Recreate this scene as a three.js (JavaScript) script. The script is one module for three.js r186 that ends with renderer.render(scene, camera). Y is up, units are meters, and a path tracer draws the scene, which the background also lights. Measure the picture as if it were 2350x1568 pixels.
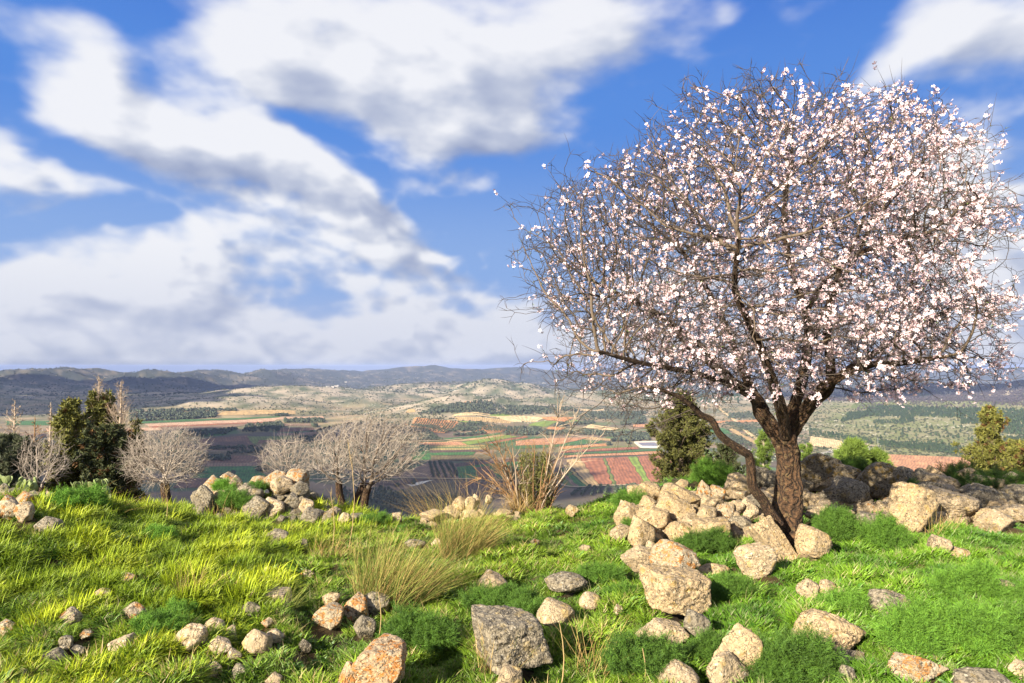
import * as THREE from 'three';
import { mergeGeometries, mergeVertices } from 'three/addons/utils/BufferGeometryUtils.js';
import { createNoise2D, createNoise3D, createNoise4D } from 'simplex-noise';

// ---------- random numbers, noise ----------
const rng = (s) => () => { s = (s + 0x6d2b79f5) | 0; let t = Math.imul(s ^ (s >>> 15), 1 | s); t = (t + Math.imul(t ^ (t >>> 7), 61 | t)) ^ t; return ((t ^ (t >>> 14)) >>> 0) / 4294967296; };
const N2 = createNoise2D(rng(11)), N3 = createNoise3D(rng(12));
const fbm2 = (x, y, o = 4) => { let s = 0, a = 0.5; for (let i = 0; i < o; i++) { s += a * N2(x, y); x = x * 2.03 + 17.1; y = y * 2.03 - 9.7; a *= 0.5; } return s; };
const fbm3 = (x, y, z, o = 4) => { let s = 0, a = 0.5; for (let i = 0; i < o; i++) { s += a * N3(x, y, z); x = x * 2.03 + 7.1; y = y * 2.03 - 3.7; z = z * 2.03 + 5.3; a *= 0.5; } return s; };
const { lerp, clamp, smoothstep } = THREE.MathUtils;
const V = (x, y, z) => new THREE.Vector3(x, y, z);
const gauss = (a, b) => Math.exp(-(a * a + b * b));

// ---------- camera, sky, sun, exposure ----------
const scene = new THREE.Scene();
const EYE = 1.6, FOCAL = 680, PITCH = Math.atan(24.5 / FOCAL);
const camera = new THREE.PerspectiveCamera(2 * Math.atan(341.5 / FOCAL) * 180 / Math.PI, 1024 / 683, 0.1, 40000);
camera.position.set(0, EYE, 0); camera.rotation.x = PITCH;
const EXPOSURE = 2.4;
const renderer = new THREE.WebGLRenderer({ antialias: true });
renderer.toneMapping = THREE.LinearToneMapping; renderer.toneMappingExposure = EXPOSURE;
renderer.shadowMap.enabled = true; renderer.setSize(1024, 683);
const SUN = V(-0.6, 0.43, 0.67).normalize();
const sun = new THREE.DirectionalLight(new THREE.Color(1, 0.89, 0.73), 5);
sun.name = 'sun'; sun.position.copy(SUN).multiplyScalar(60); sun.castShadow = true;
Object.assign(sun.shadow.camera, { left: -25, right: 25, top: 25, bottom: -25, near: 1, far: 160 }); sun.shadow.mapSize.set(4096, 4096);
scene.add(sun, sun.target);
scene.fog = new THREE.FogExp2(new THREE.Color(0.5, 0.63, 1.0), 0.00007);

{ // the sky: blue air that pales towards the horizon, broken cumulus in bands (bearing and height of each bank in degrees)
  const W = 3072, H = 1536, data = new Float32Array(W * H * 4), deg = 180 / Math.PI;
  const bank = (px, py, rx, ry, rot, w) => { const u = (px - 512) / FOCAL, v = (366 - py) / FOCAL, az = Math.atan(u), el = Math.atan(v * Math.cos(az));
    return { az: az * deg, el: el * deg, rx: rx / FOCAL * deg * Math.cos(az) ** 2, ry: ry / FOCAL * deg * Math.cos(az), c: Math.cos(rot / deg), s: Math.sin(rot / deg), w }; };
  const K = 0.4357, cloud = (x, y, rx, ry, rot, w) => bank(x * K, y * K, rx * K, ry * K, rot, w);
  const B = [
    cloud(215, 215, 150, 80, 20, 0.9), cloud(400, 320, 180, 95, 30, 0.95), cloud(600, 400, 190, 85, 25, 0.95), cloud(800, 480, 180, 62, 25, 0.95), cloud(960, 545, 130, 34, 25, 0.7),
    cloud(560, 90, 150, 110, 0, 0.85), cloud(820, 110, 250, 140, 0, 0.9), cloud(1050, 150, 220, 140, 0, 0.8), cloud(1320, 40, 190, 90, 0, 0.8), cloud(1090, 270, 140, 75, 10, 0.85), cloud(640, 205, 130, 50, 15, 0.4),
    cloud(120, 690, 290, 110, 0, 1), cloud(430, 640, 170, 90, 0, 0.75), cloud(430, 545, 95, 42, 0, 0.6), cloud(720, 600, 130, 36, 8, 0.55), cloud(900, 690, 140, 85, 0, 0.75), cloud(1110, 760, 190, 62, 0, 0.95), cloud(640, 740, 230, 56, 0, 0.75), cloud(560, 815, 900, 52, 0, 0.8),
    cloud(110, 425, 140, 46, 24, 0.7), cloud(0, 330, 50, 60, 0, 0.5), cloud(2260, 80, 210, 110, 0, 1), cloud(2080, 150, 110, 40, -10, 0.55), cloud(1665, 80, 56, 28, 0, 0.5), cloud(1550, 140, 80, 36, 0, 0.45), cloud(1090, 440, 56, 44, 20, 0.42),
    cloud(2290, 370, 130, 70, 0, 0.55), cloud(2260, 500, 170, 80, 0, 0.7), cloud(1750, 640, 260, 90, 0, 0.4), cloud(1400, 790, 260, 60, 0, 0.6), cloud(2290, 660, 190, 120, 0, 0.9), cloud(1900, 800, 420, 62, 0, 0.8), cloud(1480, 640, 170, 46, 0, 0.4), cloud(1600, 330, 110, 40, 0, 0.3), cloud(100, 70, 120, 30, 15, 0.2),
    cloud(705, 292, 100, 30, 15, -0.45), cloud(330, 80, 90, 50, 20, -0.3), cloud(200, 520, 230, 30, 0, -0.45), cloud(1180, 520, 130, 110, 0, -0.35), cloud(1450, 330, 200, 120, 0, -0.2), cloud(650, 655, 80, 26, 0, -0.35),
  ];
  const dens = (az, el, o) => {
    const a = az / deg, e = el / deg, ce = Math.cos(e), x = Math.sin(a) * ce, y = Math.sin(e), z = -Math.cos(a) * ce, k = 1 + 1.2 * Math.max(0, 1 - el / 30);
    const wx = fbm3(x * 3 + 5, y * 4, z * 3, 3), wy = fbm3(x * 3 - 8, y * 4 + 3, z * 3, 3);
    const A = az + wx * 5, E = el + wy * 3.2;
    let d = 0;
    const front = smoothstep(62, 42, Math.abs(az)) || 0, f = 1 - smoothstep(Math.abs(az), 42, 62), g = f * (1 - smoothstep(el, 32, 46));
    if (g > 0) for (const b of B) { const dx = A - b.az, dy = -(E - b.el), p = (dx * b.c + dy * b.s) / b.rx, q = (-dx * b.s + dy * b.c) / b.ry, r = p * p + q * q; if (r < 7) d += b.w * Math.exp(-r); }
    const gen = 0.55 + 1.1 * fbm3(x * 2.2 + 31, y * 5 + 2, z * 2.2 - 7, 3) + 0.35 * (1 - smoothstep(el, 4, 18));
    d = lerp(clamp(gen, 0, 1.2), d, g);
    const puffs = 1 - smoothstep(el, 10, 24), bil = puffs > 0 ? (0.5 - Math.abs(N3(x * 9 + wx, y * 15, z * 9)) + 0.5 * (0.5 - Math.abs(N3(x * 19, y * 30 + wy, z * 19)))) : 0;
    return d + 0.36 * puffs * bil + 0.34 * fbm3(x * 4.5 * k, y * 7 * k, z * 4.5 * k, 2) + 0.17 * fbm3(x * 13 * k + 9, y * 20 * k, z * 13 * k, o - 1);
  };
  const mix3 = (a, b, t) => [0, 1, 2].map((i) => lerp(a[i], b[i], t));
  const srgb = (r, g, b) => new THREE.Color().setRGB(r / 255, g / 255, b / 255, THREE.SRGBColorSpace).toArray();
  const top = srgb(56, 106, 206), mid = srgb(92, 144, 224), low = srgb(142, 176, 230), hor = srgb(186, 198, 226), white = srgb(244, 245, 250), grey = srgb(192, 200, 220), dark = srgb(152, 165, 198);
  for (let j = H / 2; j < H; j++) {
    const el = ((j + 0.5) / H - 0.5) * 180;
    let air = el < 8 ? mix3(hor, low, smoothstep(el, 0, 8)) : el < 20 ? mix3(low, mid, smoothstep(el, 8, 20)) : mix3(mid, top, smoothstep(el, 20, 36));
    for (let i = 0; i < W; i++) {
      const phi = ((i + 0.5) / W - 0.5) * 2 * Math.PI, az = Math.atan2(Math.cos(phi), -Math.sin(phi)) * deg;   // texture column to bearing from -z
      const d = dens(az, el, 5), a = smoothstep(d, 0.06, 0.84);
      let c = air;
      if (a > 0.002) {
        const lit = d - dens(az - 2.2, el + 1.6, 4), core = smoothstep(d, 0.6, 1.35);
        const b = clamp(0.86 + lit * 1.05 - core * 0.17, 0, 1), low2 = 1 - smoothstep(el, 1, 11);
        let cl = mix3(b < 0.5 ? dark : grey, b < 0.5 ? grey : white, b < 0.5 ? b * 2 : b * 2 - 1);
        cl = mix3(cl, srgb(190, 198, 222), low2 * 0.5);
        c = mix3(air, cl, a * 0.97);
      }
      const o = (j * W + i) * 4; data[o] = c[0] / EXPOSURE; data[o + 1] = c[1] / EXPOSURE; data[o + 2] = c[2] / EXPOSURE; data[o + 3] = 1;
    }
  }
  for (let o = 0; o < (H / 2) * W * 4; o += 4) { data[o] = hor[0] / EXPOSURE * 0.8; data[o + 1] = hor[1] / EXPOSURE * 0.8; data[o + 2] = hor[2] / EXPOSURE * 0.8; data[o + 3] = 1; }
  const sky = new THREE.DataTexture(data, W, H, THREE.RGBAFormat, THREE.FloatType);
  sky.mapping = THREE.EquirectangularReflectionMapping; sky.magFilter = sky.minFilter = THREE.LinearFilter; sky.needsUpdate = true;
  scene.background = sky; scene.environment = sky;
}

// ---------- names, labels ----------
const taken = new Map();
const numbered = (n) => { const k = taken.get(n) ?? 0; taken.set(n, k + 1); return k ? n + '_' + String(k).padStart(3, '0') : n; };
function tag(o, label, category, group, kind) { if (label) o.userData.label = label; if (category) o.userData.category = category; if (group) o.userData.group = group; if (kind) o.userData.kind = kind; return o; }
function thing(name, label, category, p, group) { const o = new THREE.Group(); o.name = numbered(name); if (p) o.position.copy(p); scene.add(o); return tag(o, label, category, group); }
function part(name, g, m, parent, kind) { const o = new THREE.Mesh(g, m); o.name = name; o.castShadow = o.receiveShadow = true; parent.add(o); if (kind) o.userData.kind = kind; return o; }
function solo(name, g, m, label, category, group, kind) { const o = part(numbered(name), g, m, scene, kind); return tag(o, label, category, group); }
function copies(name, g, m, mats, parent, colors) { const o = new THREE.InstancedMesh(g, m, mats.length); mats.forEach((k, i) => o.setMatrixAt(i, k)); if (colors) colors.forEach((c, i) => o.setColorAt(i, c)); o.name = name; o.castShadow = o.receiveShadow = true; o.userData.kind = 'stuff'; parent.add(o); return o; }
const rgb = (r, g, b) => new THREE.Color().setRGB(r, g, b);

// ---------- lie of the land ----------
const table = (T, x) => { if (x <= T[0][0]) return T[0][1]; for (let i = 1; i < T.length; i++) if (x <= T[i][0]) { const t = (x - T[i - 1][0]) / (T[i][0] - T[i - 1][0]), s = t * t * (3 - 2 * t); return lerp(T[i - 1][1], T[i][1], s); } return T[T.length - 1][1]; };
const EDGE = [[-9, 9.4], [-5, 9.2], [-3, 9.4], [-1.6, 8.5], [-0.4, 8.8], [0.6, 9.4], [2, 10.2], [8, 11]];
const soft = (x, k) => (x / k > 30 ? x : k * Math.log1p(Math.exp(x / k)));
function terrace(x, d) {
  let y = -lerp(0.042, 0.03, smoothstep(x, 0.6, 2.2)) * clamp(d - 1, -4, 30) - 0.23 * soft(d - table(EDGE, x), 0.45) - 0.14 * soft(d - 42, 6);
  y += 0.5 * gauss((x + 5.3) / 1.75, (d - 6.5) / 1.75) + 0.08 * gauss((x + 2.4) / 1.2, (d - 5.6) / 1.2);      // grassy bank on the left
  y -= 0.06 * gauss((x + 1.0) / 0.7, (d - 5) / 2.5);                                                       // trodden dip
  y += 0.24 * gauss((x + 3.1) / 0.95, (d - 9.2) / 0.5);                                                     // under the left heap
  y += 0.08 * gauss((x + 0.55) / 0.7, (d - 9.0) / 0.4);                                                     // under the stone row
  y += 0.3 * smoothstep(x, 0.9, 2.4) * gauss((d - 9.3) / 1.0, 0) * (x > 9 ? gauss((x - 9) / 4, 0) : 1);        // under the tumbled wall
  y += 0.12 * gauss((x - 2.2) / 0.8, (d - 7.8) / 0.7);
  const near = Math.abs(x) < 40 && d < 60;
  if (near) y += 0.05 * fbm2(x * 0.5, d * 0.5, 3) + 0.1 * fbm2(x * 1.5 + 9, d * 1.5, 3);
  return y;
}
const HILLS = [];
const hill = (px, py, depth, wpx, wd, rough = 1) => HILLS.push({ x: (px - 512) / FOCAL * depth, d: depth, h: EYE - (py - 366) / FOCAL * depth + 152, w: wpx / FOCAL * depth, wd, rough });
hill(462, 397, 2150, 62, 330); hill(520, 404, 2050, 70, 250); hill(372, 421, 1480, 52, 110, 0.4); hill(235, 398, 2350, 80, 240); hill(300, 386.5, 3100, 110, 420); hill(362, 399, 2600, 42, 230); hill(440, 382, 3700, 70, 420);
hill(500, 383, 3300, 70, 420); hill(557, 395, 2600, 34, 260); hill(610, 392, 2900, 60, 300); hill(55, 370, 4200, 90, 800); hill(190, 370, 4500, 50, 700); hill(262, 372.5, 5000, 55, 700); hill(150, 394, 3300, 46, 300); hill(330, 371.5, 6000, 100, 900); hill(430, 370.5, 6400, 110, 900); hill(520, 370, 7000, 120, 900);
hill(600, 371, 9000, 170, 1000); hill(760, 370, 9000, 140, 1000); hill(930, 369, 8000, 120, 1000); hill(1080, 368, 7000, 120, 1000); hill(970, 384.5, 3300, 120, 500, 0.6); hill(1150, 384, 3200, 160, 500); hill(985, 405, 2050, 120, 620, 0.5); hill(1250, 390, 2300, 160, 700); hill(760, 398, 2600, 70, 400, 0.7); hill(-150, 370, 4300, 140, 800); hill(-60, 394, 2600, 80, 400);
function valley(x, d) {
  let s = 0, rough = 0;
  for (const h of HILLS) { const a = (x - h.x) / h.w, b = (d - h.d) / h.wd, q = a * a + b * b; if (q > 9) continue; const e = Math.exp(-q * 0.9) * h.h * (h.d > 5000 ? 1.06 : 1); s = Math.max(s, e) + 0.25 * Math.min(s, e) * Math.exp(-Math.abs(s - e) / 30); rough += e * h.rough; }
  const far = smoothstep(d, 1700, 5000);
  const S = 1 + 1.8 * smoothstep(d, 3000, 5500), n = fbm2(x / 420 / S, d / 420 / S, 4), rid = 1 - Math.abs(N2(x / 300 / S + 4, d / 420 / S));
  return -152 + s + n * (2.5 + 0.16 * Math.min(rough, 220)) - (1 - rid) * 0 + (rid - 0.6) * 0.17 * Math.min(rough, 180) + far * 12 * n + 4 * smoothstep(d, 1200, 1800) - 320 * smoothstep(d, 9300, 13000);
}
function ground(x, z) { const d = -z, a = terrace(x, d); if (d < 120) return a; const b = valley(x, d); return 0.5 * (a + b + Math.sqrt((a - b) ** 2 + 36)) - 36 / (4 * 152) * 0; }
const cp = Math.cos(PITCH), sp = Math.sin(PITCH);
function ray(px, py) { const X = (px - 512) / FOCAL, y = -(py - 341.5) / FOCAL, Y = y * cp + sp, Z = y * sp - cp; return V(X / -Z, Y / -Z, -1); }     // a sight line, scaled to one metre of depth
const at = (px, py, depth) => ray(px, py).multiplyScalar(depth).add(V(0, EYE, 0));
function hit(px, py, from = 1.5) {                                                                          // where a sight line meets the land
  const r = ray(px, py); let d = from, prev = from;
  for (let i = 0; i < 4000; i++) { if (EYE + r.y * d < ground(r.x * d, -d)) break; prev = d; d *= d < 15 ? 1.006 : 1.004; if (d > 12000) return null; }
  let a = prev, b = d;
  for (let i = 0; i < 18; i++) { const m = (a + b) / 2; if (EYE + r.y * m < ground(r.x * m, -m)) b = m; else a = m; }
  return V(r.x * b, ground(r.x * b, -b), -b);
}

// ---------- computed textures ----------
function tex(size, f, srgb, reps = 1) {
  const data = new Uint8Array(size * size * 4);
  for (let j = 0; j < size; j++) for (let i = 0; i < size; i++) { const c = f(i / size, j / size), o = (j * size + i) * 4; for (let k = 0; k < 3; k++) data[o + k] = clamp(Math.round((typeof c === 'number' ? c : c[k]) * 255), 0, 255); data[o + 3] = 255; }
  const t = new THREE.DataTexture(data, size, size); t.wrapS = t.wrapT = THREE.RepeatWrapping; t.magFilter = THREE.LinearFilter; t.minFilter = THREE.LinearMipmapLinearFilter; t.generateMipmaps = true; t.repeat.set(reps, reps);
  if (srgb) t.colorSpace = THREE.SRGBColorSpace; t.needsUpdate = true; return t;
}
const N4 = createNoise4D(rng(13));
const torus = (u, v, f, s = 0, o = 4) => { const a = u * 2 * Math.PI, b = v * 2 * Math.PI; let R = f / (2 * Math.PI), t = 0, amp = 0.5; for (let i = 0; i < o; i++) { t += amp * N4(Math.cos(a) * R + s, Math.sin(a) * R + i * 9, Math.cos(b) * R - s, Math.sin(b) * R); amp *= 0.5; R *= 2; } return t; };   // noise that tiles

// ---------- materials ----------
const bumpy = (f, size = 256) => tex(size, f, false);
const soilMap = tex(512, (u, v) => { const a = torus(u, v, 6, 1, 4), b = torus(u, v, 60, 5, 2); const t = 0.5 + 0.5 * a; return [0.36 + 0.14 * t + 0.1 * b, 0.3 + 0.13 * t + 0.09 * b, 0.17 + 0.06 * t + 0.06 * b]; }, true);
const stoneTex = (base, spots) => {
  const f = (u, v) => {
    const big = torus(u, v, 4, base.s, 4), fine = torus(u, v, 26, base.s + 3, 4), pit = torus(u, v, 70, base.s + 8, 2), crack = Math.abs(torus(u, v, 7, base.s + 11, 3));
    let c = base.c.map((k) => k * (0.94 + 0.26 * big + 0.2 * fine + 0.12 * pit));
    for (const s of spots) { const t = smoothstep(torus(u, v, s.f, s.s, 4) + 0.22 * fine, s.t, s.t + s.w); c = c.map((k, i) => lerp(k, s.c[i] * (0.9 + 0.25 * fine + 0.15 * pit), t * s.a)); }
    const k = 1 - 0.6 * (1 - smoothstep(crack, 0, 0.04)) * smoothstep(big, -0.2, 0.1); return c.map((x) => x * k);
  };
  return tex(512, f, true);
};
const stoneBump = bumpy((u, v) => { const a = torus(u, v, 9, 2, 5), b = torus(u, v, 48, 6, 3), crack = Math.abs(torus(u, v, 7, 11, 3)); return 0.5 + 0.5 * a + 0.22 * b - 0.35 * (1 - smoothstep(crack, 0, 0.05)); }, 512);
const LICHEN = { grey: { f: 6, s: 21, t: 0.08, w: 0.3, a: 0.5, c: [0.45, 0.42, 0.37] }, dark: { f: 16, s: 31, t: 0.2, w: 0.14, a: 0.6, c: [0.26, 0.24, 0.2] }, white: { f: 20, s: 41, t: 0.2, w: 0.14, a: 0.55, c: [0.86, 0.84, 0.78] }, rust: { f: 8, s: 51, t: 0.0, w: 0.2, a: 0.9, c: [0.76, 0.5, 0.23] }, gold: { f: 6, s: 61, t: 0.12, w: 0.25, a: 0.5, c: [0.72, 0.6, 0.32] } };
const stone = (map, k) => { const m = new THREE.MeshStandardMaterial({ map, bumpMap: stoneBump, bumpScale: 0.015, roughness: 0.94 }); m.color.setRGB(...k.map((x) => x * 0.86)); return m; };
const paleMap = stoneTex({ s: 1, c: [0.74, 0.66, 0.53] }, [LICHEN.grey, LICHEN.dark, LICHEN.white, LICHEN.gold]);
const greyMap = stoneTex({ s: 2, c: [0.6, 0.56, 0.48] }, [{ ...LICHEN.dark, t: -0.02, w: 0.22 }, LICHEN.white, { ...LICHEN.gold, a: 0.35 }]);
const rustMap = stoneTex({ s: 3, c: [0.74, 0.66, 0.54] }, [LICHEN.rust, { ...LICHEN.dark, t: 0.22 }, LICHEN.white]);
const darkMap = stoneTex({ s: 4, c: [0.6, 0.55, 0.47] }, [{ ...LICHEN.gold, t: 0.02, a: 0.85, c: [0.58, 0.46, 0.18] }, { ...LICHEN.dark, t: 0.05 }, { ...LICHEN.white, t: 0.26 }]);
const M = {
  stone_pale: stone(paleMap, [1.0, 0.98, 0.94]), stone_cream: stone(paleMap, [1.06, 1.0, 0.88]), stone_white: stone(paleMap, [1.2, 1.18, 1.15]), stone_grey: stone(greyMap, [1.0, 0.98, 0.93]), stone_rust: stone(rustMap, [0.95, 0.9, 0.82]), stone_dark: stone(darkMap, [0.9, 0.88, 0.8]), stone_tan: stone(rustMap, [0.95, 0.98, 0.98]),
};
const plain = (r, g, b, rough = 0.9, extra = {}) => new THREE.MeshStandardMaterial({ color: rgb(r, g, b), roughness: rough, ...extra });
const barkBump = bumpy((u, v) => { const w = torus(u, v, 5, 3, 3) * 0.12, r = Math.abs(Math.sin((u + w) * Math.PI * 14)); return 0.25 + 0.5 * r + 0.35 * torus(u, v, 40, 7, 3) + 0.3 * Math.abs(torus(u, v, 14, 9, 3)); }, 512);
const barkMap = tex(512, (u, v) => { const w = torus(u, v, 5, 3, 3) * 0.12, r = Math.abs(Math.sin((u + w) * Math.PI * 14)), t = 0.55 + 0.35 * r + 0.5 * torus(u, v, 22, 7, 4), l = smoothstep(torus(u, v, 9, 17, 4), 0.12, 0.3) * 0.5; return [lerp(0.5 * t, 0.62, l), lerp(0.385 * t, 0.56, l), lerp(0.27 * t, 0.4, l)]; }, true);
M.bark = new THREE.MeshStandardMaterial({ map: barkMap, bumpMap: barkBump, bumpScale: 0.035, roughness: 0.95, color: rgb(0.56, 0.52, 0.48) });
M.twig = plain(0.075, 0.058, 0.045); M.branch = plain(0.14, 0.105, 0.072); M.pale_twig = plain(0.4, 0.34, 0.27); M.pale_branch = plain(0.33, 0.28, 0.2); M.rust_twig = plain(0.26, 0.15, 0.068); M.dead_wood = plain(0.42, 0.33, 0.24);
M.reed = plain(0.42, 0.3, 0.13, 0.8, { side: THREE.DoubleSide });
const leafy = (o = {}) => new THREE.MeshStandardMaterial({ roughness: 0.75, side: THREE.DoubleSide, vertexColors: true, ...o });
M.leaf = leafy();
M.grass = leafy({ roughness: 0.55 });
M.petal = leafy({ roughness: 0.8 });
M.cactus = plain(0.2, 0.25, 0.08, 0.6);

// ---------- geometry builders ----------
class Build {                                     // collects tubes, strips and faces into one geometry
  constructor() { this.p = []; this.n = []; this.u = []; this.c = []; this.i = []; }
  tube(pts, radii, sides, vScale = 1) {           // pts: Vector3[]
    const { p, n, u, i } = this, base = p.length / 3, T = V(0, 0, 0), U = V(0, 0, 0), W = V(0, 0, 0); let len = 0;
    T.subVectors(pts[1], pts[0]).normalize(); U.set(Math.abs(T.y) < 0.9 ? 0 : 1, Math.abs(T.y) < 0.9 ? 1 : 0, 0).cross(T).normalize();
    for (let k = 0; k < pts.length; k++) {
      T.subVectors(pts[Math.min(k + 1, pts.length - 1)], pts[Math.max(k - 1, 0)]).normalize(); U.addScaledVector(T, -U.dot(T)).normalize(); W.crossVectors(T, U);
      if (k) len += pts[k].distanceTo(pts[k - 1]);
      for (let s = 0; s <= sides; s++) { const a = s / sides * 2 * Math.PI, c = Math.cos(a), d = Math.sin(a), nx = U.x * c + W.x * d, ny = U.y * c + W.y * d, nz = U.z * c + W.z * d, r = radii[k];
        p.push(pts[k].x + nx * r, pts[k].y + ny * r, pts[k].z + nz * r); n.push(nx, ny, nz); u.push(s / sides * 1, len * vScale); }
      if (k) for (let s = 0; s < sides; s++) { const a = base + (k - 1) * (sides + 1) + s, b = a + sides + 1; i.push(a, a + 1, b, b, a + 1, b + 1); }
    }
  }
  face(corners, color, normal) {                  // a fan of corners
    const b = this.p.length / 3, n = normal ?? V(0, 0, 0).crossVectors(V(0, 0, 0).subVectors(corners[1], corners[0]), V(0, 0, 0).subVectors(corners[2], corners[0])).normalize();
    for (const q of corners) { this.p.push(q.x, q.y, q.z); this.n.push(n.x, n.y, n.z); this.u.push(0, 0); this.c.push(...(Array.isArray(color[0]) ? color[corners.indexOf(q)] : color)); }
    const e = V(0, 0, 0).crossVectors(V(0, 0, 0).subVectors(corners[1], corners[0]), V(0, 0, 0).subVectors(corners[2], corners[0])), f = e.dot(n) < 0;
    for (let k = 1; k < corners.length - 1; k++) this.i.push(b, b + (f ? k + 1 : k), b + (f ? k : k + 1));
  }
  blade(p, dir, side, len, w, bend, color, tip, segs = 3) {      // a leaf blade that bends over
    const b = this.p.length / 3, q = p.clone(), t = dir.clone(), nrm = V(0, 0, 0);
    for (let k = 0; k <= segs; k++) {
      const f = k / segs, ww = w * (1 - f * f) * (k === segs ? 0 : 1) * 0.5; nrm.crossVectors(side, t).normalize(); const fl = nrm.y < 0; if (fl) nrm.negate();
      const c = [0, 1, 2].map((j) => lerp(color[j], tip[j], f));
      if (k < segs) { for (const s of [-1, 1]) { this.p.push(q.x + side.x * ww * s, q.y + side.y * ww * s, q.z + side.z * ww * s); this.n.push(nrm.x, nrm.y, nrm.z); this.u.push(0, f); this.c.push(...c); } }
      else { this.p.push(q.x, q.y, q.z); this.n.push(nrm.x, nrm.y, nrm.z); this.u.push(0, 1); this.c.push(...c); }
      if (k > 0) { const a = b + (k - 1) * 2; if (fl) { this.i.push(a, a + 2, a + 1); if (k < segs) this.i.push(a + 2, a + 3, a + 1); } else { this.i.push(a, a + 1, a + 2); if (k < segs) this.i.push(a + 2, a + 1, a + 3); } }
      t.addScaledVector(bend, 1 / segs).normalize(); q.addScaledVector(t, len / segs);
    }
  }
  geometry() { const g = new THREE.BufferGeometry(); g.setAttribute('position', new THREE.Float32BufferAttribute(this.p, 3)); g.setAttribute('normal', new THREE.Float32BufferAttribute(this.n, 3)); g.setAttribute('uv', new THREE.Float32BufferAttribute(this.u, 2)); if (this.c.length) g.setAttribute('color', new THREE.Float32BufferAttribute(this.c, 3)); g.setIndex(this.i); return g; }
}

// a field stone: a softened hull of cutting planes, roughened, with its texture laid on in metres
function stoneGeometry(seed, detail, [hx, hy, hz], kind = 'rough', sc = 1.7) {
  const r = rng(seed * 7919 + 3), planes = [], k = kind === 'round' ? 7 : kind === 'block' ? 26 : kind === 'slab' ? 16 : 18;
  const add = (n, d) => planes.push([n.normalize(), d]);
  if (kind === 'block') { for (const s of [-1, 1]) { add(V(s, r() * 0.24 - 0.12, r() * 0.3 - 0.15), 0.8 + r() * 0.1); add(V(r() * 0.24 - 0.12, s, r() * 0.2 - 0.1), 0.78 + r() * 0.08); add(V(r() * 0.3 - 0.15, r() * 0.3 - 0.15, s), 0.8 + r() * 0.1); } for (let i = 0; i < 7; i++) add(V(r() - 0.5, r() - 0.5, r() - 0.5), 0.98 + r() * 0.12); }
  else { const n = kind === 'round' ? 12 : 11; for (let i = 0; i < n; i++) { const y = 1 - 2 * (i + 0.5) / n, a = i * 2.39996 + r() * 0.9, q = Math.sqrt(1 - y * y); add(V(Math.cos(a) * q + r() * 0.4 - 0.2, y + r() * 0.4 - 0.2, Math.sin(a) * q + r() * 0.4 - 0.2), kind === 'round' ? 0.9 + r() * 0.15 : 0.64 + r() * 0.36); } }
  let g = mergeVertices(new THREE.IcosahedronGeometry(1, detail).deleteAttribute('normal').deleteAttribute('uv'), 1e-5);
  const P = g.attributes.position, v = V(0, 0, 0), o = seed * 3.7;
  for (let i = 0; i < P.count; i++) {
    v.fromBufferAttribute(P, i).normalize(); let s = 0;
    for (const [n, d] of planes) { const t = v.dot(n) / d; if (t > 0) s += Math.pow(t, k); }
    let R = Math.pow(s, -1 / k);
    const f = detail > 8 ? 1 : 0.6;
    R *= 1 + 0.07 * fbm3(v.x * 1.6 + o, v.y * 1.6, v.z * 1.6, 3) + f * 0.06 * fbm3(v.x * 5 + o, v.y * 5, v.z * 5, 3) - f * 0.035 * Math.max(0, 0.5 - 4 * Math.abs(N3(v.x * 2.6, v.y * 3.4 + o, v.z * 2.6))) + (detail > 14 ? 0.02 * fbm3(v.x * 17, v.y * 17 + o, v.z * 17, 2) : 0);
    P.setXYZ(i, v.x * R * hx, v.y * R * hy, v.z * R * hz);
  }
  g.computeVertexNormals(); g = g.toNonIndexed();
  const Q = g.attributes.position, u = new Float32Array(Q.count * 2), a = V(0, 0, 0), b = V(0, 0, 0), c = V(0, 0, 0), ou = r() * 5;
  for (let i = 0; i < Q.count; i += 3) { a.fromBufferAttribute(Q, i); b.fromBufferAttribute(Q, i + 1).sub(a); c.fromBufferAttribute(Q, i + 2).sub(a); b.cross(c); const X = Math.abs(b.x), Y = Math.abs(b.y), Z = Math.abs(b.z);
    for (let k2 = 0; k2 < 3; k2++) { a.fromBufferAttribute(Q, i + k2); const uv = Y > X && Y > Z ? [a.x, a.z] : X > Z ? [a.z, a.y] : [a.x, a.y]; u[(i + k2) * 2] = uv[0] * sc + ou; u[(i + k2) * 2 + 1] = uv[1] * sc + ou * 2; } }
  g.setAttribute('uv', new THREE.BufferAttribute(u, 2));
  return g;
}

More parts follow.
